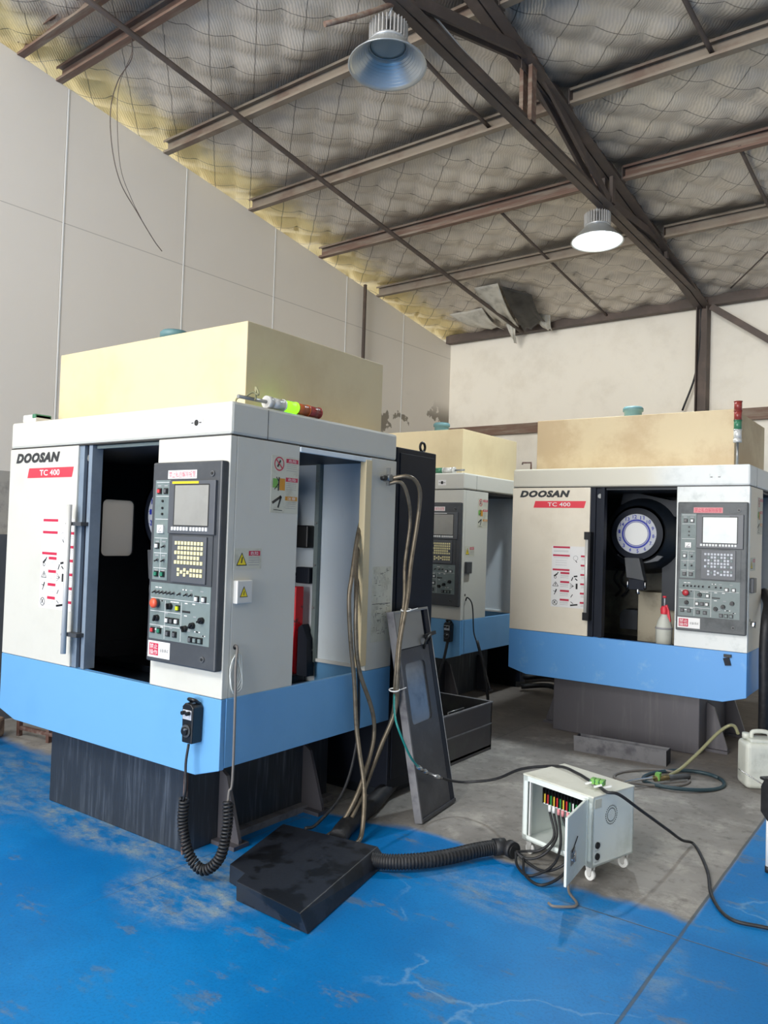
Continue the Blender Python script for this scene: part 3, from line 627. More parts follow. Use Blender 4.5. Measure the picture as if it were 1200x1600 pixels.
def machine(name_i, org, label, cover, skirt, boxm, basem, console, opt):
    t = empty('machining_center', org, 0, label, 'machine', 'machining centers in the hall')
    def P(mb, nm, bevel=0.0, par=None): return mb.build(nm, par or t, bevel)
    wc = cover
    # --- sheet metal cover
    mb = MB(); mb.box(-W, 0, 0, D, HS + .002, HT, opt.get('header', wc)); P(mb, 'top_cover', .014)
    mb = MB(); mb.box(-W + .004, -.004, .004, D - .004, HS - .004, HS + .002, 'mark_black'); mb.box(-.0005, .0008, .228, .231, HS + .002, HT - .012, 'mark_black'); P(mb, 'seam_gasket')
    mb = MB(); mb.box(-W, -1.166, 0, .05, HBL, HS - .003, wc); P(mb, 'front_panel', .004)
    mb = MB(); mb.box(-.5, 0, 0, .04, HBL, HS - .003, opt.get('pillar', wc)); P(mb, 'front_panel', .004)
    mb = MB(); mb.box(-.030, 0, .041, .457, HBL, HS - .003, wc); P(mb, 'side_panel', .003)
    mb = MB(); mb.box(-.030, 0, 1.04, D, HBL, HS - .003, wc); P(mb, 'side_panel', .003)
    if opt.get('frame', True):
        mb = MB(); mb.box(-.03, .010, .985, 1.04, HBL + .03, HS - .02, 'box_cream'); mb.box(-.012, .006, .457, 1.04, HS - .032, HS - .006, 'interior_light'); P(mb, 'door_frame', .003)
    mb = MB(); mb.box(-W, -W + .03, .051, .457, HBL, HS - .003, wc); mb.box(-W, -W + .03, 1.0, D, HBL, HS - .003, wc); P(mb, 'side_panel')
    # skirt with clipped lower corners
    mb = MB(); pts = [(-W, HBL), (-W, HB - .01), (-W + .16, .435), (-.155, .435), (0, HB - .005), (0, HBL)]
    mb.prism([(a, b - (.002 if b == HBL else 0)) for a, b in pts], 1, 0, .03, skirt)
    for x0, x1 in ((-.03, 0), (-W, -W + .03)): mb.box(x0, x1, .03, D, HB, HBL - .002, skirt)
    P(mb, 'lower_skirt', .003)
    # left side door with its window
    dr = MB(); framed(dr, 0, -W + .004, .022, (.457, 1.0, HBL, HS - .01), rrect(.61, .85, 1.35, 1.715, .035), 'interior_black'); d_ = P(dr, 'side_door')
    gl = MB(); gl.prism(rrect(.60, .86, 1.34, 1.725, .035), 0, -W + .012, -W + .016, 'window_milky'); gl.build('window_pane', d_)
    # interior
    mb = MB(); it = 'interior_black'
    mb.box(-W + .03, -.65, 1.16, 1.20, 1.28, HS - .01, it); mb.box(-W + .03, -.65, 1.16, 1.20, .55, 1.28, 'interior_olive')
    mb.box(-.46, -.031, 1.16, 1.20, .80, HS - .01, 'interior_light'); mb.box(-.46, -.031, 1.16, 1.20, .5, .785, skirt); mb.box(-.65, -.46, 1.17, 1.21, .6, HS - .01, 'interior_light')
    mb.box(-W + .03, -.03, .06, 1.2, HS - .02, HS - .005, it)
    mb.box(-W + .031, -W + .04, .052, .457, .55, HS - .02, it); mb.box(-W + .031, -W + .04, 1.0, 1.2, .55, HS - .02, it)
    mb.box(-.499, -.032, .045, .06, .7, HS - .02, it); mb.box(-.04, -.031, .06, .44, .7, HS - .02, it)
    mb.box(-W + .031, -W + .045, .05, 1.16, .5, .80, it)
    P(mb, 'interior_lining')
    mb = MB(); mb.box(-W + .04, -.53, .05, 1.16, .55, .70, 'interior_tray'); mb.box(-W + .04, -.53, .031, .12, .70, .775, 'interior_tray'); mb.box(-.53, -.031, .06, 1.16, .5, .66, 'interior_tray')
    mb.box(-W + .06, -.60, .5, .52, .70, .74, 'interior_tray'); P(mb, 'coolant_pan', .006)
    mb = MB(); mb.box(-.475, -.445, 1.13, 1.162, .78, HS - .02, 'panel_light'); mb.box(-.46, -.031, 1.145, 1.162, .782, .80, 'white_paint')
    for z in (.85, 1.1, 1.35, 1.6, 1.85): mb.cyl((-.46, 1.13, z), (-.46, 1.125, z), .007, 'steel', 8)
    P(mb, 'corner_post')
    mb = MB(); mb.box(-.60, -.50, 1.10, 1.165, 1.45, 1.585, 'black_plastic'); P(mb, 'junction_box', .008)
    mb = MB(); mb.box(-.595, -.485, 1.11, 1.165, 1.238, 1.335, 'dark_paint'); mb.bar((-.66, 1.12, 1.29), (-.59, 1.12, 1.29), .02, .02, 'black_plastic'); P(mb, 'junction_box', .008)
    mb = MB(); mb.prism([(-.60, 1.22), (-.53, 1.22), (-.53, 1.0), (-.56, .70), (-.66, .70), (-.62, 1.0)], 1, 1.05, 1.12, 'red_machine')
    mb.bar((-.72, 1.06, 1.05), (-.58, 1.06, 1.05), .015, .015, 'steel'); P(mb, 'tool_change_arm', .005)
    mb = MB(); mb.prism([(-.53, .70), (-.45, .70), (-.46, .92), (-.50, 1.0), (-.53, .98)], 1, 1.08, 1.14, 'dark_paint'); P(mb, 'chip_guard')
    # carousel
    cc = (-.93, .42, 1.615)
    mb = MB(); mb.lathe([(0, 0), (.225, 0), (.235, .02), (.29, .10), (.30, .14), (.33, .30), (.33, .55), (0, .55)], cc, 'interior_black', 48, (0, 1, 0)); mb.lathe([(.165, -.005), (.21, .0), (.225, .0)], cc, 'dark_paint', 48, (0, 1, 0))
    mb.bar((-1.10, .60, 1.92), (-.55, .60, 1.80), .1, .12, 'interior_black'); mb.box(-.78, -.62, .62, .80, 1.0, 1.9, 'interior_black'); P(mb, 'tool_carousel')
    mb = MB(); mb.disc(cc, .162, 'disc_grey', (0, -1, 0), 48, .012); mb.lathe([(.162, -.012), (.162, 0)], cc, 'disc_grey', 48, (0, 1, 0))
    mb.disc(cc, .118, 'mark_blue', (0, -1, 0), 48, .013, .095); mb.disc(cc, .104, 'disc_grey', (0, -1, 0), 48, .0135, .099); mb.disc(cc, .092, 'white_paint', (0, -1, 0), 48, .0145)
    pl = Plane(mb, (cc[0], cc[1] - .013, cc[2]), (1, 0, 0), (0, 0, 1))
    for k in range(14):
        a = math.radians(96 + k * 360 / 14); s_ = str((13 + k) % 14 + 1) if False else str([12, 13, 14, 1, 2, 3, 4, 5, 6, 7, 8, 9, 10, 11][k])
        wd = .012 * len(s_); cx, cz = .139 * math.cos(a), .139 * math.sin(a)
        pl.text(s_, cx - wd * .7, cx + wd * .7, cz - .015, cz + .015, 'mark_blue', .002, 0, .02)
        ca = a + PI / 14; pl.line(.15 * math.cos(a), .15 * math.sin(a), .158 * math.cos(a), .158 * math.sin(a), .003, 'mark_blue')
    P(mb, 'tool_number_disc')
    mb = MB(); mb.prism([(-1.0, 1.42), (-.88, 1.42), (-.85, 1.29), (-.835, 1.24), (-.98, 1.26)], 1, .34, .42, 'console_grey')
    mb.box(-.965, -.84, .35, .42, 1.165, 1.25, 'dark_paint'); mb.cyl((-.97, .345, 1.18), (-.97, .345, 1.23), .006, 'chrome', 8); mb.cyl((-.83, .345, 1.18), (-.83, .345, 1.23), .006, 'chrome', 8)
    mb.cyl((-.89, .36, 1.13), (-.89, .36, 1.17), .016, 'chrome', 12); mb.prism([(-1.10, 1.44), (-1.0, 1.38), (-.85, 1.38), (-.76, 1.40), (-.72, 1.44), (-.86, 1.46)], 1, .44, .47, 'bezel_grey'); P(mb, 'spindle_nose', .004)
    if opt.get('vise'):
        mb = MB(); mb.box(-.985, -.66, .66, .95, .72, 1.135, 'vise_beige'); P(mb, 'work_fixture', .006)
        mb = MB(); mb.prism([(-1.17, .80), (-1.02, .80), (-1.02, .965), (-1.14, .965), (-1.17, .93)], 1, .76, .95, 'interior_black'); P(mb, 'fixture_block')
        mb = MB()
        for dx in (0, .06): mb.tube(smooth_path([(-1.32 + dx, 1.1, 1.28), (-1.34 + dx, 1.08, 1.2), (-1.28 + dx, 1.08, 1.12), (-1.33 + dx, 1.08, 1.05)], 4), .01, 'black_rubber', 6)
        mb.tube(smooth_path([(-1.34, 1.09, 1.30), (-1.2, 1.05, 1.33), (-1.05, .95, 1.32)], 4), .014, 'black_rubber', 6); P(mb, 'coolant_hose')
    # door post, sliding door edge and handle
    mb = MB(); mb.box(-1.166, -1.125, .012, .06, HBL, HS - .005, opt.get('post', 'console_grey')); mb.box(-1.125, -1.085, .03, .07, HBL, HS - .005, 'dark_paint'); mb.box(-1.085, -1.055, .012, .075, HBL, HS - .005, opt.get('post', 'console_grey'))
    mb.box(-1.05, -.51, .035, .06, HS - .022, HS - .006, 'panel_light' if name_i == 1 else 'interior_black'); mb.cyl((-1.095, .02, 1.90), (-1.095, .035, 1.90), .018, 'steel', 12)
    dd = P(mb, 'sliding_door')
    hz = (.87, 1.65) if name_i == 1 else (.925, 1.615)
    hd = MB(); hx = -1.165 if name_i != 1 else -1.155
    if name_i == 1:
        hd.cyl((hx, -.045, hz[0]), (hx, -.045, hz[1]), .014, 'handle_white', 14)
        for z in (hz[0] + .10, hz[1] - .10): hd.box(hx - .006, hx + .09, -.032, .03, z - .010, z + .010, 'console_grey'); hd.cyl((hx - .016, -.043, z), (hx - .012, -.043, z), .011, 'mark_black', 12)
    else:
        hd.cyl((hx, -.045, hz[0] + .03), (hx, -.045, hz[1] - .03), .016, 'handle_white', 14)
        for z0, z1 in ((hz[0], hz[0] + .06), (hz[1] - .06, hz[1])): hd.box(hx - .018, hx + .022, -.066, .0, z0, z1, 'black_plastic')
        hd.box(hx + .014, hx + .03, -.06, .01, hz[0], hz[1], 'black_plastic')
    hd.build('handle', dd)
    # lettering
    dz = {1: 0, 2: 0, 3: .004}[name_i]
    mb = MB(); pl = Plane(mb, (0, 0, 0), (1, 0, 0), (0, 0, 1))
    pl.text('DOOSAN', -1.775, -1.335, 1.885 + dz, 1.942 + dz, 'brand_black', .0015, .25, .065); P(mb, 'brand_lettering')
    mb = MB(); pl = Plane(mb, (0, 0, 0), (1, 0, 0), (0, 0, 1)); pl.poly([(-1.65, 1.80 + dz), (-1.215, 1.80 + dz), (-1.20, 1.855 + dz), (-1.635, 1.855 + dz)], 'brand_red', .0012)
    pl.text('TC 400', -1.525, -1.33, 1.812 + dz, 1.844 + dz, 'white_paint', .002, 0, .012); P(mb, 'model_badge')
    z1 = {1: 1.575, 2: 1.5, 3: 1.497}[name_i]
    mb = MB(); warn_sheet(Plane(mb, (0, 0, 0), (1, 0, 0), (0, 0, 1)), -1.476, -1.17, z1 - .49, z1); P(mb, 'safety_label')
    mb = MB(); pl = Plane(mb, (0, -.0005, 0), (1, 0, 0), (0, 0, 1)); lb = 'sticker_white' if name_i != 3 else 'cover_silver'; pl.plate(-.275, -.19, 2.01, 2.06, lb)
    if name_i != 3: mb.disc(pl.P(-.233, 2.035, 0), .015, 'mark_black', pl.n, 16, .0018)
    pl.line(-.268, 2.035, -.252, 2.035, .005, 'mark_black'); pl.line(-.215, 2.035, -.198, 2.035, .005, 'mark_black'); P(mb, 'lifting_label')
    mb = MB(); side_sheet(Plane(mb, (0, 0, 0), (0, 1, 0), (0, 0, 1)), .262, .452, 1.633, 1.905); P(mb, 'safety_label')
    mb = MB(); bolt_label(Plane(mb, (0, 0, 0), (0, 1, 0), (0, 0, 1)), .045, .215, 1.37, 1.463); P(mb, 'voltage_label')
    # switch cover on the side
    mb = MB(); mb.box(0, .028, .045, .14, 1.215, 1.32, 'handle_white' if name_i == 1 else 'console_grey')
    if name_i == 1:
        pl = Plane(mb, (.028, 0, 0), (0, 1, 0), (0, 0, 1)); pl.poly([(.06, 1.245), (.11, 1.245), (.085, 1.295)], 'mark_black', .001); pl.poly([(.065, 1.248), (.105, 1.248), (.085, 1.288)], 'mark_yellow', .0014); pl.line(.087, 1.272, .083, 1.254, .004, 'mark_black', .0018)
    P(mb, 'switch_cover', .005)
    mb = MB(); mb.disc((0, .07, 1.02), .012, 'mark_black', (1, 0, 0), 14, .001); P(mb, 'cable_hole')
    if opt.get('diagram'):
        mb = MB(); pl = Plane(mb, (0, 0, 0), (0, 1, 0), (0, 0, 1)); pl.plate(1.085, 1.268, .945, 1.365, 'sticker_old'); rnd = random.Random(3)
        pl.rect(1.09, 1.262, 1.155, 1.158, 'mark_black')
        for _ in range(64):
            a = rnd.uniform(1.10, 1.24); z = rnd.uniform(.98, 1.345); L = rnd.uniform(.008, .03)
            if rnd.random() < .5: pl.line(a, z, a + L, z, .002, 'mark_black')
            else: pl.line(a, z, a, z + L * .9, .002, 'mark_black')
        P(mb, 'wiring_diagram')
    # --- control console
    build_console(t, console)
    # --- roof box, ventilation cap
    bx0, bx1, by0, by1 = -W + .102, -.158, .227, 1.339
    mb = MB(); mb.box(bx0, bx1, by0, by1, HT - .002, 2.556, boxm); P(mb, 'roof_cabinet', .004)
    mb = MB(); cx = -1.0 if name_i != 2 else -.55
    mb.lathe([(.07, 0), (.07, .07), (.082, .075), (.082, .1), (.07, .112), (0, .115)], (cx, .47, 2.55), 'fan_teal', 24); P(mb, 'vent_cap')
    # --- base
    mb = MB(); mb.box(-W + .36, -.336, .113, 1.16, .0, .49, basem); P(mb, 'base', .006)
    mb = MB(); mb.box(-W + .30, -.20, .09, 1.18, .44, .50, basem); P(mb, 'base_flange')
    for sx, x in ((1, -.336), (-1, -W + .36)):
        for y in (.33, .95):
            mb = MB(); mb.prism([(x, 0), (x + sx * .15, 0), (x + sx * .15, .035), (x + sx * .05, .33), (x, .36)], 1, y - .01, y + .01, 'base_brown'); mb.box(min(x, x + sx * .16), max(x, x + sx * .16), y - .05, y + .05, 0, .02, 'base_brown'); P(mb, 'leveling_foot')
    if name_i == 1:
        mb = MB(); mb.box(-.345, -.333, .10, .118, .0, .43, 'rust'); P(mb, 'rust_edge')
        mb = MB(); mb.box(-.336, -.285, .42, 1.16, 0, .035, 'trough_grey'); P(mb, 'base_ledge')
    return t

def build_console(t, kind):
    X0, X1, Z0, Z1, YF = -.48, -.004, .918, 1.852, -.042
    cw = X1 - X0; ch = Z1 - Z0
    cm = 'console_grey' if kind != 3 else 'console_dirty'
    mb = MB(); mb.box(X0, X1, YF, 0, Z0, Z1, cm); c = mb.build('control_panel', t, .008)
    def X(u): return X0 + u * cw
    def Z(v): return Z1 - v * ch
    def raised(u0, u1, v0, v1, h, m, nm, base=YF, bevel=.003):
        q = MB(); q.box(X(u0), X(u1), base - h, base + .001, Z(v1), Z(v0), m); return q
    O = lambda off=0.0: (0, YF - off, 0)
    # light switch plates
    q = raised(.055, .28, .09, .59, .002, 'panel_light', 'p')
    pl = Plane(q, O(.002), (1, 0, 0), (0, 0, 1))
    for v in (.10, .17, .285, .38, .455, .53): pl.rect(X(.07), X(.265), Z(v + .002), Z(v), 'sticker_white', .0006)
    pl.rect(X(.167), X(.170), Z(.58), Z(.385), 'sticker_white', .0006)
    for v, us in ((.115, (.09, .19)), (.318, (.13,)), (.395, (.09, .19)), (.465, (.09, .19)), (.54, (.09, .19))):
        for u in us: pl.rect(X(u), X(u + .05), Z(v + .006), Z(v), 'mark_grey', .0008)
    q.build('switch_plate', c)
    q = raised(.04, .915, .603, .885, .002, 'panel_light', 'p'); pl = Plane(q, O(.002), (1, 0, 0), (0, 0, 1))
    for a in ((.27, .69, .27, .88), (.51, .69, .51, .88)): pl.rect(X(a[0]), X(a[2] + .004), Z(a[3]), Z(a[1]), 'sticker_white', .0006)
    for a in ((.05, .68, .9), (.05, .745, .5), (.05, .815, .5)): pl.rect(X(a[0]), X(a[2]), Z(a[1] + .002), Z(a[1]), 'sticker_white', .0006)
    rnd = random.Random(5)
    for _ in range(26): u = rnd.uniform(.07, .85); v = rnd.choice((.625, .69, .75, .82, .835)); pl.rect(X(u), X(u + .04), Z(v + .005), Z(v), 'mark_grey' if rnd.random() < .5 else 'sticker_white', .0008)
    pl.rect(X(.525), X(.64), Z(.738), Z(.728), 'mark_black', .0008)
    q.build('switch_plate', c)
    # screen
    q = raised(.29, .95, .095, .355, .014, 'bezel_grey', 'b'); pl = Plane(q, O(.014), (1, 0, 0), (0, 0, 1))
    pl.rect(X(.37), X(.875), Z(.318), Z(.112), 'mark_black', .0006); pl.rect(X(.385), X(.862), Z(.313), Z(.118), 'screen_grey' if kind != 3 else 'screen_bright', .0012)
    if kind == 1: pl.rect(X(.34), X(.72), Z(.110), Z(.099), 'mark_yellow', .0012)
    elif kind == 2: pl.rect(X(.34), X(.72), Z(.110), Z(.104), 'sticker_white', .0012)
    else: pl.rect(X(.37), X(.76), Z(.112), Z(.105), 'panel_light', .0012)
    for i in range(12):
        u = .345 + i * .043 + (.012 if i > 5 else 0)
        if i < 12: q.box(X(u), X(u + .031), YF - .017, YF - .013, Z(.340), Z(.322), 'key_white')
    q.build('screen', c, .002)
    # keyboard
    q = raised(.33, .92, .36, .60, .004, cm, 'b'); q.build('keyboard_surround', c)
    q = raised(.365, .85, .368, .592, .012, 'bezel_grey', 'b')
    km = 'key_cream' if kind != 3 else 'disc_grey'
    for r in range(7):
        for i in range(9):
            if r in (1, 3) and i == 0: continue
            if r == 3 and i == 8: continue
            if r > 4 and i in (0,): continue
            u = .41 + i * .046; v = .392 + r * .0235 + (.012 if r > 4 else 0)
            if r > 4 and i in (2, 4): v += .011 if r == 5 else .5
            if v > .6: continue
            q.box(X(u), X(u + .032), YF - .016, YF - .011, Z(v + .017), Z(v), km if not (kind == 3 and (i * r) % 3 == 1) else 'panel_light')
    q.build('keyboard', c, .001)
    def btn(u, v, m, s=.019, nm='push_button'):
        q = MB(); x, z = X(u), Z(v); q.box(x - s / 2 - .004, x + s / 2 + .004, YF - .007, YF - .001, z - s / 2 - .004, z + s / 2 + .004, 'black_plastic'); q.box(x - s / 2 + .001, x + s / 2 - .001, YF - .014, YF - .006, z - s / 2 + .001, z + s / 2 - .001, m); q.build(nm, c)
    def knob(u, v, r=.015, m='black_plastic', a=.6):
        q = MB(); x, z = X(u), Z(v); q.cyl((x, YF - .001, z), (x, YF - .018, z), r, m, 18, r * .9); d = Vector((math.cos(a), 0, math.sin(a)))
        q.bar(Vector((x, YF - .022, z)) - d * r * .9, Vector((x, YF - .022, z)) + d * r * .9, .008, .008, m, up=(0, 1, 0)); q.build('rotary_knob', c)
    def tog(u, v):
        q = MB(); x, z = X(u), Z(v); q.cyl((x, YF - .001, z), (x, YF - .006, z), .007, 'button_grey', 10); q.cyl((x, YF - .005, z), (x, YF - .022, z - .006), .0035, 'black_plastic', 8); q.build('toggle_switch', c)
    ylw = 'yellow_green' if kind == 1 else 'key_white'
    rd, gn = ('button_red', 'button_green') if kind == 1 else ('button_grey', 'button_grey')
    for u, v, m in ((.125, .145, rd), (.22, .145, 'button_grey' if kind == 1 else 'key_white'), (.12, .42, 'key_white'), (.12, .56, gn), (.215, .56, gn), (.73, .665, 'key_white'), (.83, .665, 'key_white'),
                    (.465, .72, ylw), (.315, .785, 'key_white'), (.385, .785, 'button_grey'), (.455, .785, 'key_white'), (.10, .842, rd), (.20, .842, gn if kind == 1 else 'button_grey'), (.33, .85, 'button_grey'), (.43, .85, 'button_grey'), (.66, .862, 'button_grey'), (.73, .862, 'panel_light'), (.80, .862, 'panel_light')): btn(u, v, m)
    for u, v, a in ((.35, .715, 1.8), (.16, .78, 1.2), (.81, .765, .5), (.685, .795, .7), (.58, .815, 2.2)): knob(u, v, .0155, 'black_plastic', a)
    for u in (.115, .17, .225, .28, .335, .395, .485, .58, .65): tog(u, .648)
    for u, v in ((.225, .42), (.13, .49), (.225, .49)): tog(u, v)
    for v in (.195, .23, .26): q = MB(); q.cyl((X(.175), YF - .001, Z(v)), (X(.175), YF - .007, Z(v)), .006, 'black_plastic', 10); q.build('indicator_light', c)
    q = MB(); q.box(X(.125), X(.215), YF - .012, YF - .001, Z(.355), Z(.315), 'sticker_white'); pl = Plane(q, O(.012), (1, 0, 0), (0, 0, 1)); pl.line(X(.15), Z(.345), X(.19), Z(.325), .002, 'mark_black', .0008); pl.rect(X(.14), X(.2), Z(.352), Z(.345), 'mark_grey', .0008); q.build('load_meter', c)
    q = MB(); x, z = X(.155), Z(.705); q.cyl((x, YF - .001, z), (x, YF - .02, z), .018, 'bezel_grey' if kind == 1 else 'stop_red_dark', 20); q.lathe([(.018, 0), (.023, .004), (.023, .012), (.015, .019), (0, .02)], (x, YF - .018, z), 'stop_red' if kind == 1 else 'stop_red_dark', 24, (0, -1, 0)); q.build('emergency_stop', c)
    # stickers
    q = MB(); pl = Plane(q, O(), (1, 0, 0), (0, 0, 1)); pl.plate(X(.235), X(.655), Z(.084), Z(.042), 'sticker_white' if kind != 3 else 'sticker_pink')
    if kind != 3: pl.text('禁止私自解除报警', X(.25), X(.64), Z(.079), Z(.047), 'mark_red', .0015)
    else: pl.text('禁止私自解除报警', X(.25), X(.64), Z(.079), Z(.047), 'mark_red', .0012)
    q.build('notice_sticker', c)
    q = MB(); pl = Plane(q, O(), (1, 0, 0), (0, 0, 1)); pl.plate(X(.03), X(.36), Z(.978), Z(.897), 'sticker_white')
    pl.rect(X(.05), X(.19), Z(.968), Z(.907), 'mark_red', .0012)
    pl.text('禁止', X(.06), X(.18), Z(.935), Z(.911), 'sticker_white', .002); pl.text('操作', X(.06), X(.18), Z(.964), Z(.940), 'sticker_white', .002)
    pl.text('设备调试', X(.21), X(.34), Z(.948), Z(.930), 'mark_black', .0015)
    q.build('notice_sticker', c)
    for u, v in ((.88, .062), (.83, .948)):
        q = MB(); q.cyl((X(u), YF, Z(v)), (X(u), YF - .006, Z(v)), .013, 'button_grey', 16); q.cyl((X(u), YF - .006, Z(v)), (X(u), YF - .009, Z(v)), .007, 'mark_black', 10); q.build('lock_screw', c)
    q = MB(); q.box(X0 - .008, X0, YF + .01, YF + .03, Z(.93), Z(.88), 'steel'); q.build('hinge', c)

O1 = (-2.619, 2.434, 0); O3 = (-1.179, 5.998, 0); O2 = (-3.590, 6.163, 0)
m1 = machine(1, O1, 'nearest white and sky blue machining center in the left foreground with its side door removed', 'cover_white', 'skirt_blue', 'box_cream', 'base_metal', 1, dict(diagram=True, post='post_blue'))
m3 = machine(3, O3, 'cream and blue machining center at the right with its front door open, spray bottle inside', 'cover_cream', 'skirt_blue_worn', 'box_tan', 'base_brown', 3, dict(vise=True, pillar='cover_silver', header='header_worn', post='dark_paint', frame=False))
m2 = machine(2, O2, 'farthest machining center, half hidden between the other two machines', 'cover_white', 'skirt_blue', 'box_cream', 'base_metal', 2, dict(frame=False))

# extra parts of machine 1
def sig(parent, pts, mats, nm='signal_tower', r=.027):
    q = MB(); q.tube([pts[0], pts[1]], .009, 'steel', 10); q.tube([pts[1], Vector(pts[1]).lerp(Vector(pts[2]), .08)], .03, 'handle_white', 16); s_ = q.build(nm, parent)
    a = Vector(pts[1]); b = Vector(pts[2]); n = len(mats); st = .08
    for i, m in enumerate(mats):
        q = MB(); p0 = a.lerp(b, st + (1 - st) * i / n); p1 = a.lerp(b, st + (1 - st) * (i + .94) / n); q.cyl(p0, p1, r, m, 18); q.cyl(p1, a.lerp(b, st + (1 - st) * (i + 1) / n), r + .003, m, 18); q.build('signal_lens', s_)
    return s_
sig(m1, [(-.03, .06, HT + .03), (-.03, .24, HT + .032), (-.03, .62, HT + .032)], ['handle_white', 'lens_green_lit', 'lens_orange', 'lens_red'])
sig(m3, [(-.115, .12, HT), (-.115, .12, HT + .17), (-.115, .12, HT + .47)], ['handle_white', 'lens_green', 'lens_red', 'lens_red'])
sig(m2, [(-.06, .10, HT + .032), (-.16, .10, HT + .032), (-.48, .10, HT + .032)], ['handle_white', 'lens_green', 'handle_white'])
q = MB(); q.tube(smooth_path([(-.13, .14, HT + .005), (-.12, .14, HT + .04), (-.06, .15, HT + .045), (-.02, .16, HT + .03), (-.03, .17, HT + .09), (0.0, .16, HT + .05), (-.02, .14, HT + .06), (-.03, .1, HT + .03)], 6), .005, 'hose_tan', 6); q.build('signal_cable', m1)
q = MB(); q.box(-1.835, -1.70, .06, .16, HT, HT + .055, 'handle_white'); q.box(-1.735, -1.70, .058, .162, HT + .03, HT + .057, 'lens_green'); q.build('oil_gauge', m1, .006)
q = MB(); q.tube([(-1.73, .1, HT), (-1.73, .1, HT + .065), (-1.81, .1, HT + .065), (-1.81, .1, HT + .05)], .008, 'rust', 8); q.build('lifting_hook', m3)
q = MB(); q.box(-.15, -.10, -.02, 0, .755, .775, 'mark_black'); q.prism([(-.155, .745), (-.115, .755), (-.10, .70), (-.14, .695)], 1, -.015, -.002, 'dark_paint'); q.build('pendant_holder', m3)
q = MB(); q.cyl((0, .11, 1.0), (.03, .11, 1.0), .012, 'chrome', 12); q.bar((.02, .08, .99), (.02, .15, .97), .01, .02, 'chrome'); q.build('side_latch', m3)
q = MB(); q.tube(smooth_path([(.0, .55, 1.2), (.06, .40, 1.12), (.075, .24, 1.0), (.07, .22, .8), (.07, .24, .5), (.06, .3, .2)], 8), .035, 'black_rubber', 12); q.build('cable_duct', m3)
# clear film round machine 1's cable hole
q = MB()
for k in range(5):
    a = [(.006, .07 + .022 * math.cos(t_) * (1 + .2 * k) + .006 * math.sin(3 * t_ + k), .90 + .085 * math.sin(t_) + .01 * math.cos(2 * t_ + k)) for t_ in [i * 2 * PI / 16 for i in range(17)]]
    q.tube([(.004 + .003 * k, y, z) for _, y, z in a], .0016, 'clear_wrap', 5, False)
q.build('plastic_wrap', m1)

# handheld pulse generators (hang on the skirt by their hook: parts of nothing, top-level)
def pendant(org, xc, zc, label, cable, coil):
    ox, oy, _ = org; t = empty('handheld_pendant', (ox + xc, oy - .04, zc), 0, label, 'pendant', 'handheld pendants hanging on the blue skirts')
    q = MB(); q.prism([(-.032, -.085), (.034, -.085), (.038, .075), (.02, .09), (-.02, .09), (-.036, .075)], 1, -.022, .036, 'black_plastic'); q.build('housing', t, .005)
    q = MB(); q.box(-.028, .028, -.0235, -.022, .02, .062, 'disc_grey'); q.build('face_plate', t)
    for x in (-.015, .016):
        q = MB(); q.cyl((x, -.022, .05), (x, -.042, .05), .009, 'black_plastic', 14); q.build('rotary_knob', t)
    q = MB(); q.cyl((0, -.022, -.03), (0, -.030, -.03), .028, 'console_grey', 24); q.cyl((0, -.030, -.03), (0, -.040, -.03), .018, 'black_plastic', 24); q.cyl((.014, -.03, -.018), (.014, -.05, -.018), .005, 'steel', 8); q.build('jog_wheel', t)
    q = MB(); q.tube(smooth_path([(-.02, .03, .085), (-.02, .0, .105), (.02, .0, .105), (.02, .03, .085)], 4), .008, 'black_plastic', 8); q.build('hanging_hook', t)
    return t
pendant(O1, -.148, .675, 'black handheld pendant with coiled cord on the nearest machine', None, None)
pendant(O2, -.10, .685, 'black handheld pendant on the farthest machine', None, None)
def helix(path, R, r, turns, m, mb, seg=12):
    P = smooth_path(path, 10); L = [0]
    for a, b in zip(P[:-1], P[1:]): L.append(L[-1] + (b - a).length)
    tot = L[-1]; out = []; n = turns * seg; u = None
    for i in range(n + 1):
        s_ = tot * i / n; k = max(j for j in range(len(L)) if L[j] <= s_ + 1e-9); k = min(k, len(P) - 2)
        f = (s_ - L[k]) / max(1e-9, L[k + 1] - L[k]); p = P[k].lerp(P[k + 1], f); d = (P[k + 1] - P[k]).normalized()
        if u is None: u = d.orthogonal().normalized()
        u = (u - d * u.dot(d)).normalized(); v = d.cross(u); a = 2 * PI * i / seg; out.append(p + (u * math.cos(a) + v * math.sin(a)) * R)
    mb.tube(out, r, m, 6)
q = MB()
q.tube(smooth_path([(-2.765, 2.385, .585), (-2.762, 2.37, .50), (-2.745, 2.36, .40), (-2.757, 2.36, .34)], 5), .006, 'black_rubber', 7)
helix([(-2.757, 2.365, .35), (-2.765, 2.37, .22), (-2.72, 2.38, .10), (-2.65, 2.40, .055), (-2.585, 2.43, .12), (-2.57, 2.45, .25), (-2.575, 2.455, .355)], .019, .0065, 44, 'black_rubber', q)
q.tube(smooth_path([(-2.575, 2.455, .355), (-2.575, 2.46, .40), (-2.568, 2.47, .45), (-2.575, 2.475, .8), (-2.585, 2.48, .93), (-2.60, 2.50, 1.02), (-2.63, 2.505, 1.02)], 5), .006, 'hose_grey', 7)
tag(q.build('coiled_cord'), 'black coiled cord looping from the nearest pendant round the machine corner', 'cord')
q = MB(); q.tube(smooth_path([(-3.69, 6.12, .60), (-3.71, 6.10, .45), (-3.76, 6.08, .25), (-3.78, 6.1, .05)], 5), .013, 'black_rubber', 7)
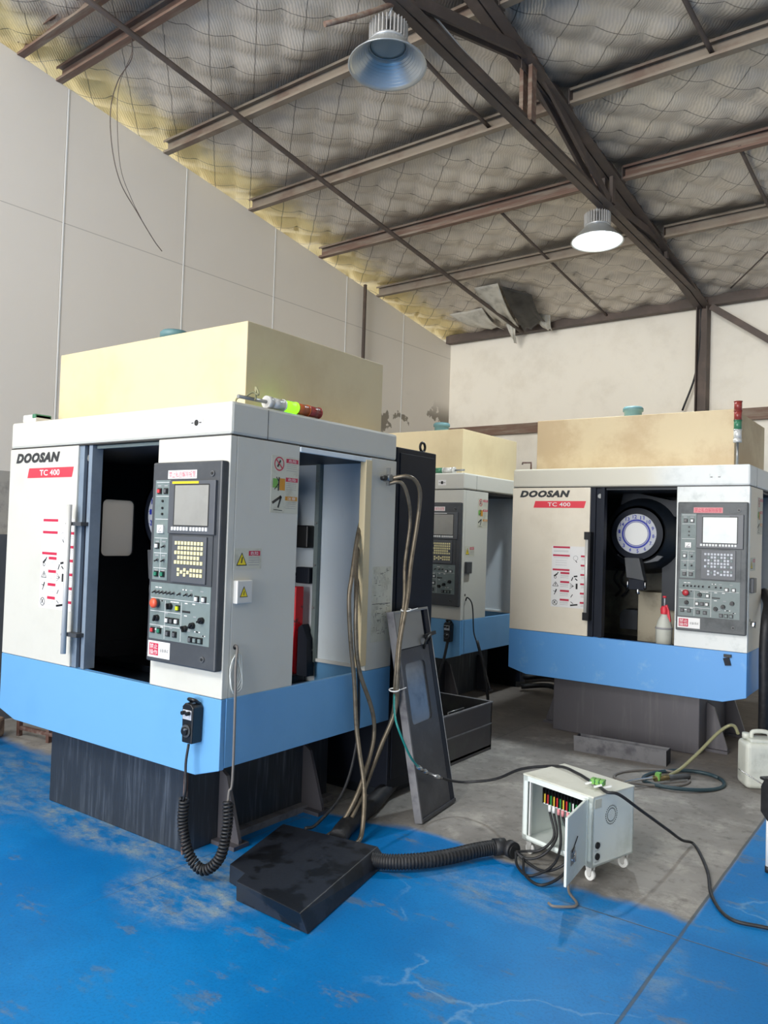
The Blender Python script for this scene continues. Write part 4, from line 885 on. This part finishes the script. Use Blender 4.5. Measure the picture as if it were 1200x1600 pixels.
q.tube(smooth_path([(-3.585, 6.24, .97), (-3.56, 6.23, 1.0), (-3.52, 6.25, .93), (-3.51, 6.27, .7), (-3.48, 6.28, .6)], 5), .006, 'black_rubber', 7); q.tube(smooth_path([(-3.48, 6.28, .62), (-3.42, 6.30, .4), (-3.38, 6.32, .15), (-3.38, 6.33, .02)], 5), .014, 'black_rubber', 7)
tag(q.build('pendant_cord'), 'black sleeved cord hanging from the farthest machine to the floor', 'cord')

# electrical cabinets behind machines
def cabinet(x1, y0, label, eye=True):
    t = empty('electrical_cabinet', (x1 - 1.66, y0, 0), 0, label, 'cabinet', 'dark cabinets behind the machines')
    q = MB(); q.box(0, 1.66, 0, .43, .06, 2.062, 'dark_paint'); q.build('housing', t, .006)
    q = MB(); q.box(1.655, 1.666, .03, .40, .12, 2.03, 'dark_paint'); q.build('side_panel', t, .003)
    q = MB(); q.box(.05, 1.6, .03, .40, 0, .06, 'interior_black'); q.build('plinth', t)
    for x in (.08, 1.60):
        q = MB(); q.tube([(x, .36 + .028 * math.cos(a), 2.10 + .028 * math.sin(a)) for a in [i * PI / 8 for i in range(17)]], .008, 'mark_black', 8); q.cyl((x, .36, 2.06), (x, .36, 2.075), .012, 'mark_black', 10); q.build('lifting_eye', t)
cabinet(-2.66, 3.78, 'dark blue-black electrical cabinet standing behind the nearest machine')
cabinet(-3.65, 7.52, 'dark electrical cabinet standing behind the farthest machine')

# removed side door leaning on the nearest machine
def leaning_door():
    b0 = Vector((-2.305, 3.600, 0.006)); b1 = Vector((-2.355, 4.03, 0.006)); top = Vector((-2.555, 3.625, 1.115))
    r = (b1 - b0).normalized(); u = (top - b0); Lh = u.length; u.normalize(); n = r.cross(u).normalized()
    M = Matrix(((r.x, u.x, n.x, b0.x), (r.y, u.y, n.y, b0.y), (r.z, u.z, n.z, b0.z), (0, 0, 0, 1)))
    t = empty('side_door', b0, 0, 'removed grey machine door with a window leaning against the nearest machine', 'door')
    M = Matrix.Translation(-b0) @ M; wd = .44; hh = Lh
    q = MB(M); framed(q, 2, -.004, .008, (0.012, wd - .055, .28, hh - .22), rrect(.06, wd - .13, .50, hh - .30, .03), 'door_grey'); q.box(.012, wd - .055, .02, .28, -.004, .004, 'door_grey'); q.build('door_skin', t)
    q = MB(M); q.box(.012, wd - .09, hh - .215, hh - .01, -.004, .004, 'steel'); q.build('upper_plate', t)
    q = MB(M); q.box(0, .014, 0, hh, -.035, .01, 'trough_grey'); q.box(wd - .055, wd, 0, hh, -.035, .006, 'dark_paint'); q.box(.014, wd, -.0, .02, -.035, .012, 'door_grey'); q.box(.014, wd, hh - .015, hh, -.035, .008, 'steel'); q.box(wd - .004, wd + .002, 0, hh, -.036, .008, 'steel'); q.build('door_frame', t, .002)
    q = MB(M); q.prism(rrect(.055, wd - .125, .495, hh - .295, .03), 2, -.009, -.005, 'door_pane'); q.build('window_pane', t)
    q = MB(M); q.tube(smooth_path([(wd - .12, hh - .24, .005), (wd - .12, hh - .19, .03), (wd - .06, hh - .17, .03), (wd - .04, hh - .2, .005)], 4), .008, 'black_plastic', 8); q.bar((wd - .10, hh - .17, .015), (wd + .03, hh - .16, .015), .02, .02, 'black_plastic'); q.build('handle', t)
leaning_door()

# open coolant tank
t = empty('coolant_tank', (-3.12, 4.78, 0), 0, 'open dark steel coolant tank on the floor behind the leaning door', 'tank')
q = MB(); x0, x1, y0, y1, h = -.40, .375, -.42, .43, .345
q.box(x0, x1, y0, y1, .02, .035, 'interior_black')
for b in ((x0, x1, y0, y0 + .012), (x0, x1, y1 - .012, y1), (x0, x0 + .012, y0, y1), (x1 - .012, x1, y0, y1)): q.box(*b, 0, h, 'tank_grey')
q.build('tank_body', t)
q = MB()
for a, b in (((x0, y0), (x1, y0)), ((x1, y0), (x1, y1)), ((x1, y1), (x0, y1)), ((x0, y1), (x0, y0))): q.bar((*a, h), (*b, h), .02, .008, 'trough_grey')
q.bar((x1 + .003, y0, .19), (x1 + .003, y1, .19), .006, .008, 'trough_grey'); q.build('rim', t)
q = MB(); q.tube([(.20, .1, .2), (.20, .1, .29), (.20, .32, .29), (.20, .32, .2)], .006, 'steel', 8); q.box(-.2, .25, -.3, .36, .18, .2, 'interior_black'); q.build('strainer_handle', t)

# floor cover plate (upturned sheet metal cover)
def cover_plate():
    A = Vector((-2.025, 2.328)); B = Vector((-2.183, 3.044)); C = Vector((-2.714, 2.966)); E = Vector((-2.446, 2.443)); Fp = Vector((-2.56, 2.465)); G = Vector((-2.414, 2.364)); z = .085
    q = MB(); top = [A, B, C, Fp, E, G]; n = len(top)
    cen = sum(top, Vector((0, 0))) / n
    out = {0: Vector((-2.004, 2.352)), 1: Vector((-2.160, 3.10)), 2: Vector((-2.715, 3.0)), 3: Vector((-2.565, 2.47)), 4: Vector((-2.455, 2.45)), 5: Vector((-2.418, 2.372))}
    vs = [(p.x, p.y, z) for p in top] + [(out[i].x, out[i].y, .004) for i in range(n)]
    q.add(vs, [tuple(range(n))], 'dark_paint'); q.add(vs, [(i, (i + 1) % n, n + (i + 1) % n, n + i) for i in range(n)], 'dark_paint')
    m, nn, b = newmat('plate_oily'); f = nn.noise(6, 5, .6); f2 = nn.noise(60, 2)
    nn.put(b.inputs['Base Color'], nn.mix(nn.step(f, .50, .58), lin('23272F'), lin('101216'))); nn.put(b.inputs['Roughness'], nn.math('ADD', .33, nn.math('MULTIPLY', f2, .15)))
    q.names = ['plate_oily']; q.m = [0] * len(q.m)
    o = q.build('metal_cover_plate', None, .003); tag(o, 'black oil-stained sheet metal cover lying flat on the blue floor', 'metal cover')
cover_plate()

# hoses
def hose(name, pts, r, m, label, cat='hose', k=6, group=None):
    q = MB(); q.tube(smooth_path(pts, k), r, m, 8); return tag(q.build(name), label, cat, group)
sx = O1[0]
hose('coolant_hose', [(-2.60, 3.62, 1.86), (-2.50, 3.67, 1.875), (-2.48, 3.75, 1.82), (-2.51, 3.80, 1.68), (-2.52, 3.75, 1.38), (-2.48, 3.67, 1.2), (-2.46, 3.58, .96), (-2.46, 3.565, .76), (-2.48, 3.58, .58), (-2.52, 3.50, .38), (-2.51, 3.34, .17), (-2.50, 3.20, .04), (-2.48, 3.12, .014)], .012, 'hose_steel', 'brown hose arching from the nearest machine to the floor, outer thicker of the pair')
hose('coolant_hose', [(-2.60, 3.60, 1.83), (-2.53, 3.64, 1.84), (-2.52, 3.70, 1.76), (-2.54, 3.76, 1.62), (-2.55, 3.735, 1.38), (-2.51, 3.68, 1.18), (-2.485, 3.60, .95), (-2.485, 3.58, .75), (-2.52, 3.62, .56), (-2.56, 3.58, .38), (-2.55, 3.40, .17), (-2.54, 3.26, .04), (-2.53, 3.16, .012)], .0105, 'hose_steel', 'brown hose arching from the nearest machine to the floor, inner thinner of the pair')
q = MB(); q.cyl((sx - .01, 3.60, 1.865), (sx + .05, 3.60, 1.865), .02, 'steel', 12); q.bar((sx + .03, 3.54, 1.865), (sx + .03, 3.66, 1.865), .02, .025, 'steel'); q.bar((sx + .03, 3.60, 1.82), (sx + .03, 3.60, 1.92), .015, .02, 'steel'); q.cyl((sx + .02, 3.55, 1.86), (sx + .05, 3.55, 1.86), .014, 'mark_black', 10)
tag(q.build('pipe_fitting'), 'steel pipe fitting on the rear side of the nearest machine holding the two hoses', 'fitting')
for k, (y, z) in enumerate(((3.655, 1.13), (3.565, .70))):
    q = MB(); q.tube([(-2.478 + .03 * math.cos(a), y + .022 * math.sin(a), z + .005 * math.sin(a)) for a in [i * PI / 8 for i in range(17)]], .004, 'white_paint', 6); q.bar((-2.455, y + .02, z), (-2.44, y + .06, z + .01), .003, .004, 'white_paint')
    tag(q.build('cable_tie'), 'white cable tie around the hose pair, ' + ('upper one' if k == 0 else 'lower one'), 'cable tie')
hose('air_hose', [(-2.68, 3.56, 1.70), (-2.675, 3.49, 1.64), (-2.635, 3.395, 1.53), (-2.575, 3.28, 1.32), (-2.565, 3.25, 1.2), (-2.56, 3.27, .98), (-2.56, 3.31, .78), (-2.545, 3.32, .55), (-2.52, 3.32, .42), (-2.47, 3.31, .22), (-2.41, 3.22, .04), (-2.38, 3.12, .014)], .012, 'hose_steel', 'grey-brown hose hanging straight out of the open side of the nearest machine')
hose('air_hose', [(-2.685, 3.57, 1.60), (-2.68, 3.49, 1.54), (-2.635, 3.395, 1.42), (-2.565, 3.31, 1.2), (-2.55, 3.30, 1.0), (-2.55, 3.34, .82), (-2.54, 3.44, .62), (-2.54, 3.475, .50), (-2.53, 3.44, .38), (-2.51, 3.31, .20), (-2.53, 3.20, .06), (-2.55, 3.10, .016)], .012, 'hose_steel', 'grey-brown hose bowing right below the open side of the nearest machine')
hose('air_hose', [(-2.68, 3.56, 1.50), (-2.67, 3.49, 1.42), (-2.625, 3.39, 1.22), (-2.575, 3.34, 1.0), (-2.565, 3.36, .7), (-2.56, 3.35, .45), (-2.55, 3.24, .22), (-2.56, 3.05, .10), (-2.58, 2.98, .09)], .008, 'black_rubber', 'thin dark cable among the hoses below the nearest machine', 'cable')
q = MB(); P_ = smooth_path([(-3.03, 4.62, .05), (-2.80, 4.08, .05), (-2.62, 3.6, .05), (-2.52, 3.25, .05), (-2.44, 3.06, .05)], 14)
q.tube(P_, .045, 'black_rubber', 12, True, lambda i: .045 + .003 * (i % 2)); tag(q.build('floor_conduit'), 'thick dark conduit lying on the floor behind the cover plate', 'conduit')
# corrugated conduit to the transformer box
q = MB(); P_ = smooth_path([(-2.17, 2.98, .045), (-2.09, 3.02, .045), (-2.0, 3.11, .045), (-1.92, 3.24, .045), (-1.85, 3.39, .048), (-1.79, 3.49, .05)], 26)
q.tube(P_, .033, 'black_rubber', 14, True, lambda i: .036 if i % 3 else .030)
q.cyl((-1.80, 3.475, .05), (-1.765, 3.52, .05), .040, 'black_rubber', 18); q.cyl((-1.765, 3.52, .05), (-1.74, 3.515, .05), .028, 'black_plastic', 16); q.cyl((-1.74, 3.515, .05), (-1.705, 3.50, .05), .040, 'black_rubber', 18); q.cyl((-1.705, 3.50, .05), (-1.70, 3.498, .05), .03, 'mark_black', 18)
tag(q.build('corrugated_conduit'), 'black corrugated conduit from the cover plate to the white box', 'conduit')

# white transformer box on casters
AT = math.radians(-16.2)
def transformer():
    t = empty('transformer_box', (-1.32, 3.505, 0), AT, 'white transformer box on casters with its front door open, full of wires', 'transformer', None)
    w_, d_, z0, z1 = .42, .31, .07, .385     # local: x from -w_ to 0, y 0..d_
    q = MB(); th = .008
    q.box(-w_, -w_ + th, 0, d_, z0, z1, 'ups_white'); q.box(-th, 0, 0, d_, z0, z1, 'ups_white'); q.box(-w_, 0, 0, d_, z0, z0 + th, 'ups_white'); q.box(-w_, 0, d_ - th, d_, z0, z1, 'ups_white')
    q.box(-w_, -w_ + .028, 0, .006, z0, z1, 'ups_white'); q.box(-.028, 0, 0, .006, z0, z1, 'ups_white'); q.box(-w_, 0, 0, .006, z1 - .028, z1, 'ups_white'); q.box(-w_, 0, 0, .006, z0, z0 + .024, 'ups_white')
    q.box(-w_ + .034, -w_ + .040, .008, .02, z0 + .02, z1 - .03, 'white_paint'); q.build('cabinet_shell', t)
    q = MB(); q.box(-w_ - .002, .002, -.002, d_ + .002, z1 - .004, z1 + .004, 'ups_top'); q.build('lid', t, .002)
    # door swung out towards the viewer
    dt = MB(Matrix.Translation(Vector((-.03, -.002, 0))) @ Matrix.Rotation(math.radians(-68), 4, 'Z'))
    dt.box(0, .30, -.012, .0, z0 + .012, z1 - .012, 'ups_white'); dt.box(0, .010, -.02, .004, z0 + .012, z1 - .012, 'ups_white'); dr = dt.build('door', t, .003)
    lk = MB(Matrix.Translation(Vector((-.03, -.002, 0))) @ Matrix.Rotation(math.radians(-68), 4, 'Z'))
    for s_ in (1, ):
        lk.box(.19, .25, -.001, .003, .155, .22, 'steel'); lk.box(.205, .22, .003, .012, .165, .21, 'chrome'); lk.bar((.20, .008, .195), (.265, .012, .19), .006, .006, 'chrome'); lk.bar((.16, .004, .255), (.24, .004, .21), .003, .004, 'mark_black')
    lk.build('lock', dr)
    # terminals
    q = MB(Matrix.Translation(Vector((-.065, -.045, .0)))); q.box(-.27, -.03, .10, .16, .255, .262, 'white_paint'); q.box(-.27, -.03, .11, .22, .262, .33, 'black_plastic')
    cols = ['terminal_yellow', 'terminal_red', 'terminal_green', 'terminal_yellow', 'terminal_red', 'terminal_green', 'terminal_yellow', 'terminal_red', 'terminal_green', 'white_paint', 'terminal_green', 'terminal_yellow']
    for i, m in enumerate(cols): x = -.262 + i * .019; q.box(x, x + .011, .095, .112, .262, .305, m)
    for i in range(13): x = -.266 + i * .019; q.box(x, x + .003, .085, .2, .262, .335, 'black_plastic')
    q.build('terminal_strip', t)
    q = MB(); q.box(-w_ + .07, -w_ + .125, .08, .14, .285, .335, 'handle_white'); q.box(-w_ + .06, -w_ + .075, .1, .12, .28, .32, 'dark_paint'); q.build('socket', t, .008)
    q = MB(); q.box(-.24, -.05, .15, .28, .09, .23, 'interior_black'); q.cyl((-.20, .14, .14), (-.20, .14, .17), .014, 'white_paint', 12); q.cyl((-.17, .13, .16), (-.17, .13, .19), .012, 'disc_grey', 12); q.build('transformer_core', t, .004)
    q = MB(); q.box(-w_ + .01, -.01, d_ - .02, d_ - .009, z0 + .01, z1 - .01, 'panel_light'); q.build('back_plate', t)
    for i, x in enumerate((-.24, -.215, -.185, -.16, -.13)):
        q = MB(); q.cyl((x - .06, .06, .225), (x - .06, .06, .255), .008, 'white_paint' if i < 2 else 'sticker_pink', 10); q.build('cable_lug', t)
    # side details
    q = MB(); pl = Plane(q, (0, 0, 0), (0, 1, 0), (0, 0, 1))
    for n, r in ((26, .042), (22, .030)):
        for k in range(n): a = 2 * PI * k / n; q.disc(pl.P(.135 + r * 1.0 * math.cos(a), .285 + r * math.sin(a), 0), .0032, 'mark_black', (1, 0, 0), 8, .0012)
    for k in range(20): a = k * 2.4; r = .0045 * math.sqrt(k); q.disc(pl.P(.135 + r * math.cos(a), .285 + r * math.sin(a), 0), .0014, 'mark_grey', (1, 0, 0), 6, .0012)
    q.build('vent_grille', t)
    for z in (.165, .115):
        q = MB(); q.cyl((0, .035, z), (.006, .035, z), .015, 'mark_black', 18); q.cyl((.006, .035, z), (.008, .035, z), .011, 'black_plastic', 18); pl = Plane(q, (0, 0, 0), (0, 1, 0), (0, 0, 1)); pl.text('AC220V', .018, .052, z - .026, z - .019, 'mark_grey', .0012); q.build('socket_outlet', t)
    q = MB(); Plane(q, (0, 0, 0), (0, 1, 0), (0, 0, 1)).plate(.012, .06, .332, .372, 'sticker_old'); q.build('rating_label', t)
    for i, (x, y) in enumerate(((-.03, .03), (-w_ + .03, .03), (-.03, d_ - .03), (-w_ + .03, d_ - .03))):
        q = MB(); q.box(x - .018, x + .018, y - .018, y + .018, .062, .07, 'steel'); q.prism([(x - .018, .066), (x + .018, .066), (x + .008, .02), (x - .008, .02)], 1, y - .014, y - .011, 'handle_white'); q.prism([(x - .018, .066), (x + .018, .066), (x + .008, .02), (x - .008, .02)], 1, y + .011, y + .014, 'handle_white')
        cs = q.build('caster', t); q = MB(); q.cyl((x, y - .009, .025), (x, y + .009, .025), .0245, 'white_paint', 20); q.cyl((x, y - .0095, .025), (x, y + .0095, .025), .010, 'steel', 12); q.build('wheel', cs)
transformer()
c_, s_ = math.cos(AT), math.sin(AT)
def tb(x, y, z): return (-1.32 + c_ * x - s_ * y, 3.505 + s_ * x + c_ * y, z)
E0 = Vector((-1.695, 3.497, .05))
loops = [([tb(-0.300, .06, .225), tb(-.245, .03, .13), tb(-.27, -.03, .07), tb(-.33, -.06, .05), E0], 'leftmost'), ([tb(-0.275, .06, .225), tb(-.22, .02, .14), tb(-.23, -.05, .07), tb(-.30, -.09, .03), E0], 'second'),
         ([tb(-0.245, .06, .225), tb(-.18, .0, .12), tb(-.15, -.09, .05), tb(-.20, -.19, .01), tb(-.30, -.16, .012), E0], 'third'), ([tb(-0.220, .06, .225), tb(-.13, .02, .12), tb(-.09, -.05, .09), tb(-.12, -.09, .05), tb(-.20, -.10, .012), tb(-.30, -.10, .02), E0], 'fourth'),
         ([tb(-0.190, .06, .225), tb(-.10, .03, .14), tb(-.07, -.10, .05), tb(-.10, -.22, .012), tb(-.22, -.20, .012), tb(-.32, -.10, .03), E0], 'fifth')]
for i_, (P_, wh) in enumerate(loops):
    q = MB(); q.tube(smooth_path(P_, 7), .0065, 'black_rubber', 8)
    tag(q.build('power_cable'), ['black power cable leaving the white box leftmost, straight into the corrugated conduit', 'black power cable second from the left out of the white box, shallow loop', 'black power cable sagging down to the floor in the middle of the white box loops', 'black power cable looping just above the floor, fourth out of the white box', 'black power cable making the widest loop beside the white box door'][i_], 'cable', 'black cables from the white box')
hose('power_cable', [tb(-.055, -.10, .05), tb(.0, -.16, .012), tb(.04, -.19, .01), tb(.09, -.22, .01), tb(.11, -.25, .01), tb(.10, -.28, .01), tb(.06, -.33, .01), tb(.03, -.33, .012)], .006, 'hose_grey', 'short grey cable end on the floor in front of the white box door', 'cable')
# long supply cable over the box
LC = [(-2.30, 3.78, .215), (-2.28, 3.87, .178), (-2.22, 3.95, .165), (-2.05, 3.96, .215), (-1.85, 3.87, .33), tb(-.385, .22, .397), tb(-.25, .20, .40), tb(-.16, .16, .402), tb(-.075, .13, .40), (-1.285, 3.575, .402), (-1.24, 3.61, .392), (-1.186, 3.747, .30), (-1.13, 4.0, .15), (-1.105, 4.16, .06), (-1.07, 4.27, .012), (-.939, 3.985, .01), (-.854, 3.713, .01), (-.743, 3.543, .01), (-.60, 3.558, .01), (-.4, 3.6, .01)]
hose('supply_cable', LC, .0075, 'black_rubber', 'long dark cable running over the white box and across the floor to the right edge', 'cable')
q = MB(); c0 = Vector(tb(-.075, .13, .408))
for i in range(3): q.box(c0.x - .03 + i * .022, c0.x - .012 + i * .022, c0.y - .016, c0.y + .016, c0.z - .003, c0.z + .022, 'mark_green')
for i in range(4): q.cyl((c0.x - .03 + i * .02, c0.y - .022, c0.z + .012), (c0.x - .03 + i * .02, c0.y + .02, c0.z + .016), .003, 'lens_green', 6)
for a in ((-.05, -.03), (.0, -.05), (.04, -.035)): q.bar((c0.x + a[0], c0.y + a[1], c0.z - .004), (c0.x + a[0] + .03, c0.y + a[1] + .022, c0.z + .006), .009, .007, 'white_paint')
tag(q.build('cable_connector'), 'green and white cable connector lying on top of the white box', 'connector')
hose('air_tube', [(-2.46, 3.54, .68), (-2.40, 3.46, .62), (-2.33, 3.39, .56), (-2.30, 3.467, .40), (-2.30, 3.563, .312)], .006, 'hose_teal', 'teal air tube running down from the hoses across the leaning door', 'tube')
q = MB()
for a, b in (((-2.30, 3.55, .322), (-2.30, 3.60, .293)), ((-2.30, 3.61, .288), (-2.30, 3.65, .268)), ((-2.30, 3.73, .232), (-2.30, 3.79, .210))): q.cyl(a, b, .011, 'chrome', 12)
q.tube([(-2.30, 3.56, .316), (-2.30, 3.65, .268), (-2.30, 3.78, .213)], .006, 'steel', 8)
tag(q.build('hose_coupling'), 'shiny metal hose couplings joining the teal tube to the long cable', 'coupling')

# jerrycan, hose, air gun, hose coil, trough
t = empty('jerrycan', (-1.07, 5.49, 0), math.radians(31), 'dirty white plastic jerrycan on the floor at the right edge', 'jerrycan')
q = MB(); q.box(0, .25, 0, .175, 0, .29, 'can_plastic'); body = q.build('can_body', t, .03, 4)
q = MB(); q.box(.03, .22, .02, .155, .285, .31, 'can_plastic'); q.build('can_shoulder', t, .012, 3)
q = MB(); q.tube(smooth_path([(.06, .09, .30), (.07, .09, .345), (.16, .09, .345), (.18, .09, .30)], 5), .014, 'can_plastic', 10); q.build('carry_handle', t)
q = MB(); q.cyl((.03, .10, .30), (.03, .10, .335), .024, 'can_plastic', 18); q.build('cap', t)
hose('suction_hose', [(-1.15, 5.62, .315), (-1.185, 5.68, .345), (-1.23, 5.70, .335), (-1.289, 5.653, .28), (-1.379, 5.55, .16), (-1.463, 5.45, .06), (-1.508, 5.34, .03)], .011, 'hose_tan', 'olive hose rising from the floor to the top of the jerrycan')
q = MB(); q.tube(smooth_path([(-1.40, 5.42, .03), (-1.50, 5.28, .035)], 3), .016, 'console_grey', 10); q.cyl((-1.50, 5.28, .035), (-1.55, 5.18, .04), .02, 'brass', 10); q.box(-1.55, -1.52, 5.18, 5.22, .03, .075, 'mark_green')
q.tube(smooth_path([(-1.55, 5.18, .045), (-1.62, 5.02, .05), (-1.66, 4.93, .045), (-1.665, 4.88, .02)], 5), .009, 'chrome', 8); q.cyl((-1.69, 4.88, .012), (-1.64, 4.86, .012), .011, 'chrome', 10); q.cyl((-1.655, 4.87, .012), (-1.655, 4.87, .05), .009, 'brass', 10)
tag(q.build('air_gun'), 'metal air gun with a bent nozzle lying on the floor near the jerrycan', 'air gun')
def coil(cx, cy, rx, ry, r, m, label, z=.012, a0=0, a1=2 * PI, rot=0.0):
    P_ = [(cx + rx * math.cos(a) * math.cos(rot) - ry * math.sin(a) * math.sin(rot), cy + rx * math.cos(a) * math.sin(rot) + ry * math.sin(a) * math.cos(rot), z + .006 * math.sin(2 * a)) for a in [a0 + (a1 - a0) * i / 30 for i in range(31)]]
    q = MB(); q.tube(P_, r, m, 8); return tag(q.build('hose_coil'), label, 'hose', 'hose rings on the grey floor')
coil(-1.42, 5.36, .27, .20, .012, 'hose_dark_teal', 'dark teal hose coiled in a wide ring on the floor between trough and jerrycan', .014, 0, 2 * PI, .9)
coil(-1.60, 5.28, .25, .17, .009, 'hose_grey', 'grey-brown thin hose ring on the floor, left of the teal ring', .012, .5, 6.0, .8)
t = empty('metal_trough', (-2.267, 5.60, 0), math.radians(4.2), 'grey scuffed metal trough on the floor in front of the right machine', 'trough')
q = MB(); q.prism([(0, 0), (.13, 0), (.135, .10), (.128, .10), (.123, .008), (.007, .008), (-.006, .115), (-.013, .115)], 0, 0, .655, 'trough_grey'); q.build('channel', t)
for x in (0, .65): q = MB(); q.box(x, x + .006, 0, .13, 0, .10, 'dark_paint'); q.build('end_plate', t)

# spray bottle in the right machine
t = empty('spray_bottle', (-1.179 - .66, 5.998 + .30, .70), 0, 'white spray bottle with a red pump head standing inside the right machine', 'bottle')
q = MB(); q.lathe([(0, 0), (.055, 0), (.062, .012), (.063, .11), (.065, .125), (.060, .14), (.045, .19), (.026, .225), (.022, .245), (0, .245)], (0, 0, .06), 'can_plastic', 28); q.lathe([(.064, .118), (.067, .122), (.067, .130), (.064, .134)], (0, 0, .06), 'mark_grey', 28); q.box(-.05, .05, -.05, .05, 0, .06, 'can_plastic'); q.build('bottle_body', t)
q = MB(); q.lathe([(.028, 0), (.03, .03), (.022, .06), (0, .065)], (0, 0, .295), 'brand_red', 20); q.prism([(-.03, .34), (.022, .37), (.04, .32), (.052, .24), (.036, .23), (.022, .31), (-.03, .325)], 1, -.012, .012, 'brand_red'); q.build('spray_head', t, .003)
q = MB(); q.cyl((0, 0, .36), (0, 0, .42), .006, 'disc_grey', 10); q.cyl((0, 0, .42), (0, 0, .435), .014, 'brand_red', 12); q.build('pump_rod', t)

# things at the lower left edge and behind the right machine
t = empty('steel_rack', (-5.50, 3.16, 0), .12, 'low rusty angle steel rack on the floor left of the nearest machine', 'rack')
for x in (0, .32, .64, .96):
    for y in (0, .35): q = MB(); q.bar((x, y, 0), (x, y, .26), .03, .03, 'rust'); q.build('upright', t)
q = MB()
for y in (0, .35):
    for z in (.06, .245): q.bar((0, y, z), (.96, y, z), .025, .025, 'rust')
q.build('rail', t); q = MB(); q.box(.35, .6, .05, .3, .07, .2, 'steel'); q.build('shelf_plate', t)
q = MB(); q.bar((-6.05, 2.72, .075), (-5.52, 3.02, .075), .15, .14, 'wood_old'); tag(q.build('timber_beam', None, .02), 'old brown timber lying on the floor at the left edge', 'timber')
q = MB(); q.cyl((-5.72, 2.66, .06), (-5.33, 2.84, .06), .06, 'steel', 18); tag(q.build('steel_roller'), 'grey round bar end lying on the floor at the far left edge', 'bar')
for k, (dy, dz, m, lb) in enumerate(((0, .03, 'black_rubber', 'dark cable lying on the floor behind the right machine, lowest of the tangle'), (.08, .08, 'hose_grey', 'grey hose in the cable tangle behind the right machine'), (.04, .12, 'black_rubber', 'dark cable hanging on top of the tangle behind the right machine'))):
    hose('tangled_cable', [(-3.55, 7.35 + dy, .02 + dz), (-3.3, 7.45 + dy, .05 + dz), (-3.0, 7.35 + dy, .02 + dz), (-2.7, 7.45 + dy, .04 + dz), (-2.4, 7.4, .05 + dz)], .025, m, lb, 'cable', 6, 'cable tangle behind the right machine')
# stool at the right edge
t = empty('work_stool', (-.615, 4.16, 0), -.75, 'white legged stool with a dark cloth at the right edge of the photo', 'stool')
for x, y in ((-.085, -.05), (.2, -.05), (-.085, .22), (.2, .22)):
    q = MB(); q.cyl((x, y, .02), (x, y, .42), .012, 'white_paint', 12); lg = q.build('leg', t); q = MB(); q.cyl((x, y, 0), (x, y, .03), .014, 'black_rubber', 12); q.build('rubber_foot', lg)
q = MB(); q.box(-.09, .21, -.06, .23, .41, .43, 'dark_paint'); q.build('seat', t, .01)
q = MB(); q.prism([(-.11, .28), (-.06, .25), (.1, .27), (.1, .45), (-.08, .45), (-.11, .40)], 1, -.08, -.065, 'black_rubber'); q.box(-.12, .22, -.08, .24, .43, .445, 'black_rubber'); q.build('cloth', t, .006)
q = MB(); q.tube(smooth_path([(-.09, -.06, .40), (-.16, -.09, .425), (-.22, -.12, .45)], 4), .003, 'chrome', 6); q.build('wire_end', t)
